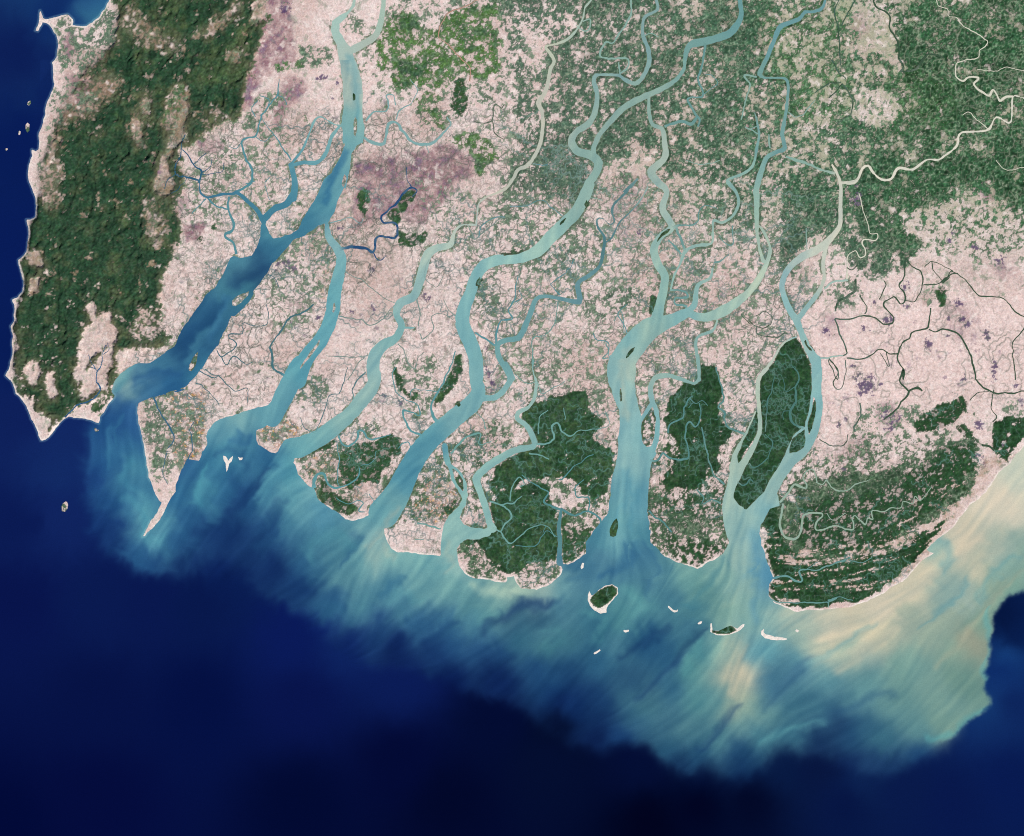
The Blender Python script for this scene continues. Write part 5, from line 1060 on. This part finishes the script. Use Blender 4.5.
def colour_attr(me, name, rgba):
    a = me.color_attributes.new(name, 'FLOAT_COLOR', 'POINT')
    a.data.foreach_set('color', np.ascontiguousarray(rgba, dtype=np.float32).ravel())


def tag(o, label, cat=None, kind=None, group=None):
    if label: o['label'] = label
    if cat: o['category'] = cat
    if kind: o['kind'] = kind
    if group: o['group'] = group
    return o


# stretch the outermost rows far beyond the survey so that nothing ends at the picture's rim
FAR = [60, 160, 400, 900, 1800]
xs = np.concatenate([X0 - np.array(FAR[::-1]), np.arange(W) + X0, X0 + W - 1 + np.array(FAR)]).astype(np.float32)
ys = np.concatenate([Y0 - np.array(FAR[::-1]), np.arange(H) + Y0, Y0 + H - 1 + np.array(FAR)]).astype(np.float32)
NF = len(FAR)
def far(F): return np.pad(F, [(NF, NF), (NF, NF)] + [(0, 0)] * (F.ndim - 2), mode='edge')
XX, YY = np.meshgrid(xs, ys)


def grid_object(name, qmask, zf, attrs, mat, parent=None):
    """one mesh from the grid cells chosen in qmask"""
    HH, WW = XX.shape
    r, c = np.nonzero(qmask)
    a = r * WW + c
    quads = np.stack([a + WW, a + WW + 1, a + 1, a], 1)
    used, inv = np.unique(quads, return_inverse=True)
    inv = inv.reshape(-1).astype(np.int32)
    co = np.stack([(XX.ravel()[used] - CX) * K, -(YY.ravel()[used] - CY) * K, zf.ravel()[used]], 1).astype(np.float32)
    me = bpy.data.meshes.new(name)
    me.vertices.add(len(used)); me.vertices.foreach_set('co', co.ravel())
    nq = len(quads)
    me.loops.add(nq * 4); me.loops.foreach_set('vertex_index', inv)
    me.polygons.add(nq); me.polygons.foreach_set('loop_start', np.arange(0, nq * 4, 4, dtype=np.int32))
    me.update(calc_edges=True)
    for k, F in attrs.items(): colour_attr(me, k, F.reshape(-1, 4)[used])
    me.materials.append(mat)
    o = bpy.data.objects.new(name, me); scene.collection.objects.link(o)
    if parent: o.parent = parent
    return o


def rgba(rgb, a): return np.dstack([rgb, a]).astype(np.float32)


attrs_g = {'cover': far(rgba(albedo(land_c, .8), np.ones((H, W), np.float32)))}
zf = far(height)
quad = lambda F, f=np.maximum: f(f(F[:-1, :-1], F[1:, 1:]), f(F[:-1, 1:], F[1:, :-1]))
LF = far(land); keep = quad(LF) > -1.2
idf = far(isl_id)[:-1, :-1]
taken = np.zeros_like(keep)
# islands
for i, (label, pg, kind) in enumerate(ISLANDS):
    q = keep & (idf == i)
    if not q.any(): continue
    o = grid_object('island' if 'bar' not in label.split() and 'sandbar' not in label else 'sandbar', q, zf, attrs_g, MG)
    tag(o, label, 'island' if 'sandbar' not in label else 'sandbar', 'thing', 'islands and sandbars in the river mouths')
    taken |= q
hf = (far(hill_s)[:-1, :-1] > .5) & keep & ~taken
o = grid_object('hills', hf, zf, attrs_g, MG); tag(o, 'dark green forested hill range running along the western coast', 'hills', 'structure'); taken |= hf
WF = far(blur(LAY['wood'] * (land > 0), 1.5))[:-1, :-1] > .5
FOR = [('dark mangrove forest on the delta coast west of the broad river', 'M: 455,380 616,380 616,600 455,600'), ('mangrove block with pale inner creeks east of the broad river', 'M: 655,340 735,340 735,590 640,590 650,500'),
       ('mangrove patch on the coast west of the middle river', 'M: 295,425 410,425 400,525 295,530'), ('wooded coastal belt beside the cream coloured plume', 'M: 740,400 1200,360 1200,620 740,620')]
for label, txt in FOR:
    q = far(inside(P(txt)))[:-1, :-1] & WF & keep & ~taken
    o = grid_object('mangrove_forest', q, zf, attrs_g, MG); tag(o, label, 'forest', 'stuff', 'forests on the delta coast'); taken |= q
q = keep & ~taken
o = grid_object('ground', q, zf, attrs_g, MG); tag(o, 'pale pink paddy plain of the delta with green villages', 'ground', 'structure')

# water
wl = lin(wcol).astype(np.float32)
attrs_w = {'silt': far(rgba(albedo(wl), np.ones((H, W), np.float32)))}
z0 = np.zeros_like(zf)
wk = quad(LF, np.minimum) < 1.6
RS = np.stack([f for f in riv_sd]); rid = np.argmax(RS, 0); rmx = RS.max(0)
rid = np.where((rmx > -2.2) & (coast > -.5), rid, -1)
ridf = far(rid)[:-1, :-1]
for i, (label, s_, p_) in enumerate(RIVERS):
    q = wk & (ridf == i)
    if q.any(): tag(grid_object('river', q, z0, attrs_w, MW), label, 'river', 'structure')
q = wk & (ridf == -1)
tag(grid_object('sea', q, z0, attrs_w, MW), 'deep blue sea with turquoise and cream silt plumes off the delta', 'sea', 'structure')

# ------------------------------------------------------------------ narrow creeks as ribbons of water lying on the plain
count = 0
gl = (np.arange(H)[:, None])


def ribbon(verts, faces, cols, pts, col, zoff, cc=0):
    q = spline(pts, 1.1)
    n = len(q)
    c0 = lin(col)
    base_i = len(verts)
    xy = np.array([p[:2] for p in q])
    # small natural wander
    r_ = np.random.default_rng(count + 5)
    def slow(m): return np.interp(np.arange(n), np.arange(0, n + m, m), r_.uniform(-1, 1, len(np.arange(0, n + m, m))))
    wob = (slow(5) * .75 + slow(2.3) * .4) * np.sin(np.pi * np.clip(np.linspace(0, 1, n), .0, 1)) ** .3
    wid = 1 + .3 * slow(4)
    for k in range(n):
        a = xy[max(0, k - 1)]; b = xy[min(n - 1, k + 1)]
        t = (b - a) / (np.hypot(*(b - a)) + 1e-6); nrm = np.array([-t[1], t[0]])
        c = xy[k] + nrm * float(wob[k])
        hw = max(.30, q[k][2] / 2 * .92 * float(wid[k]))
        zz = float(sample(height, np.array([c[0]]), np.array([c[1]]))[0])
        z = max(zz, .0) + .012 + zoff + 2e-5 * (k % 7)
        if zz < -.01: z = .004 + zoff
        lv = sample(land, np.array([c[0]]), np.array([c[1]]))[0]
        wc = lin(sample(wcol, np.array([c[0]]), np.array([c[1]]))[0])
        f = float(np.clip(.6 - lv * .12, 0, 1)) if lv < 4 else 0
        cl = albedo((c0 * (1 - f) + wc * f))
        for sgn in (-1, 1):
            p = c + nrm * hw * sgn
            verts.append(((p[0] - CX) * K, -(p[1] - CY) * K, z)); cols.append((*cl, 1))
        if k: 
            i = base_i + 2 * k
            faces.append((i - 2, i - 1, i + 1, i))


def ribbon_object(name, label, cat, col, paths, mat):
    global count
    verts, faces, cols = [], [], []
    for p in paths:
        count += 1
        ribbon(verts, faces, cols, p, col, count * .0002)
    me = bpy.data.meshes.new(name); me.from_pydata(verts, [], faces); me.update()
    me.validate()
    colour_attr(me, 'silt', np.array(cols, np.float32)); me.materials.append(mat)
    # faces must look up
    o = bpy.data.objects.new(name, me); scene.collection.objects.link(o)
    return tag(o, label, cat, 'structure')


for label, col, paths, nm in CREEKS: ribbon_object('creek', label, 'creek', col, paths, MW)
for label, ps in ROADS: ribbon_object('road', label, 'road', (182, 140, 122), [P(p) for p in ps], MW)
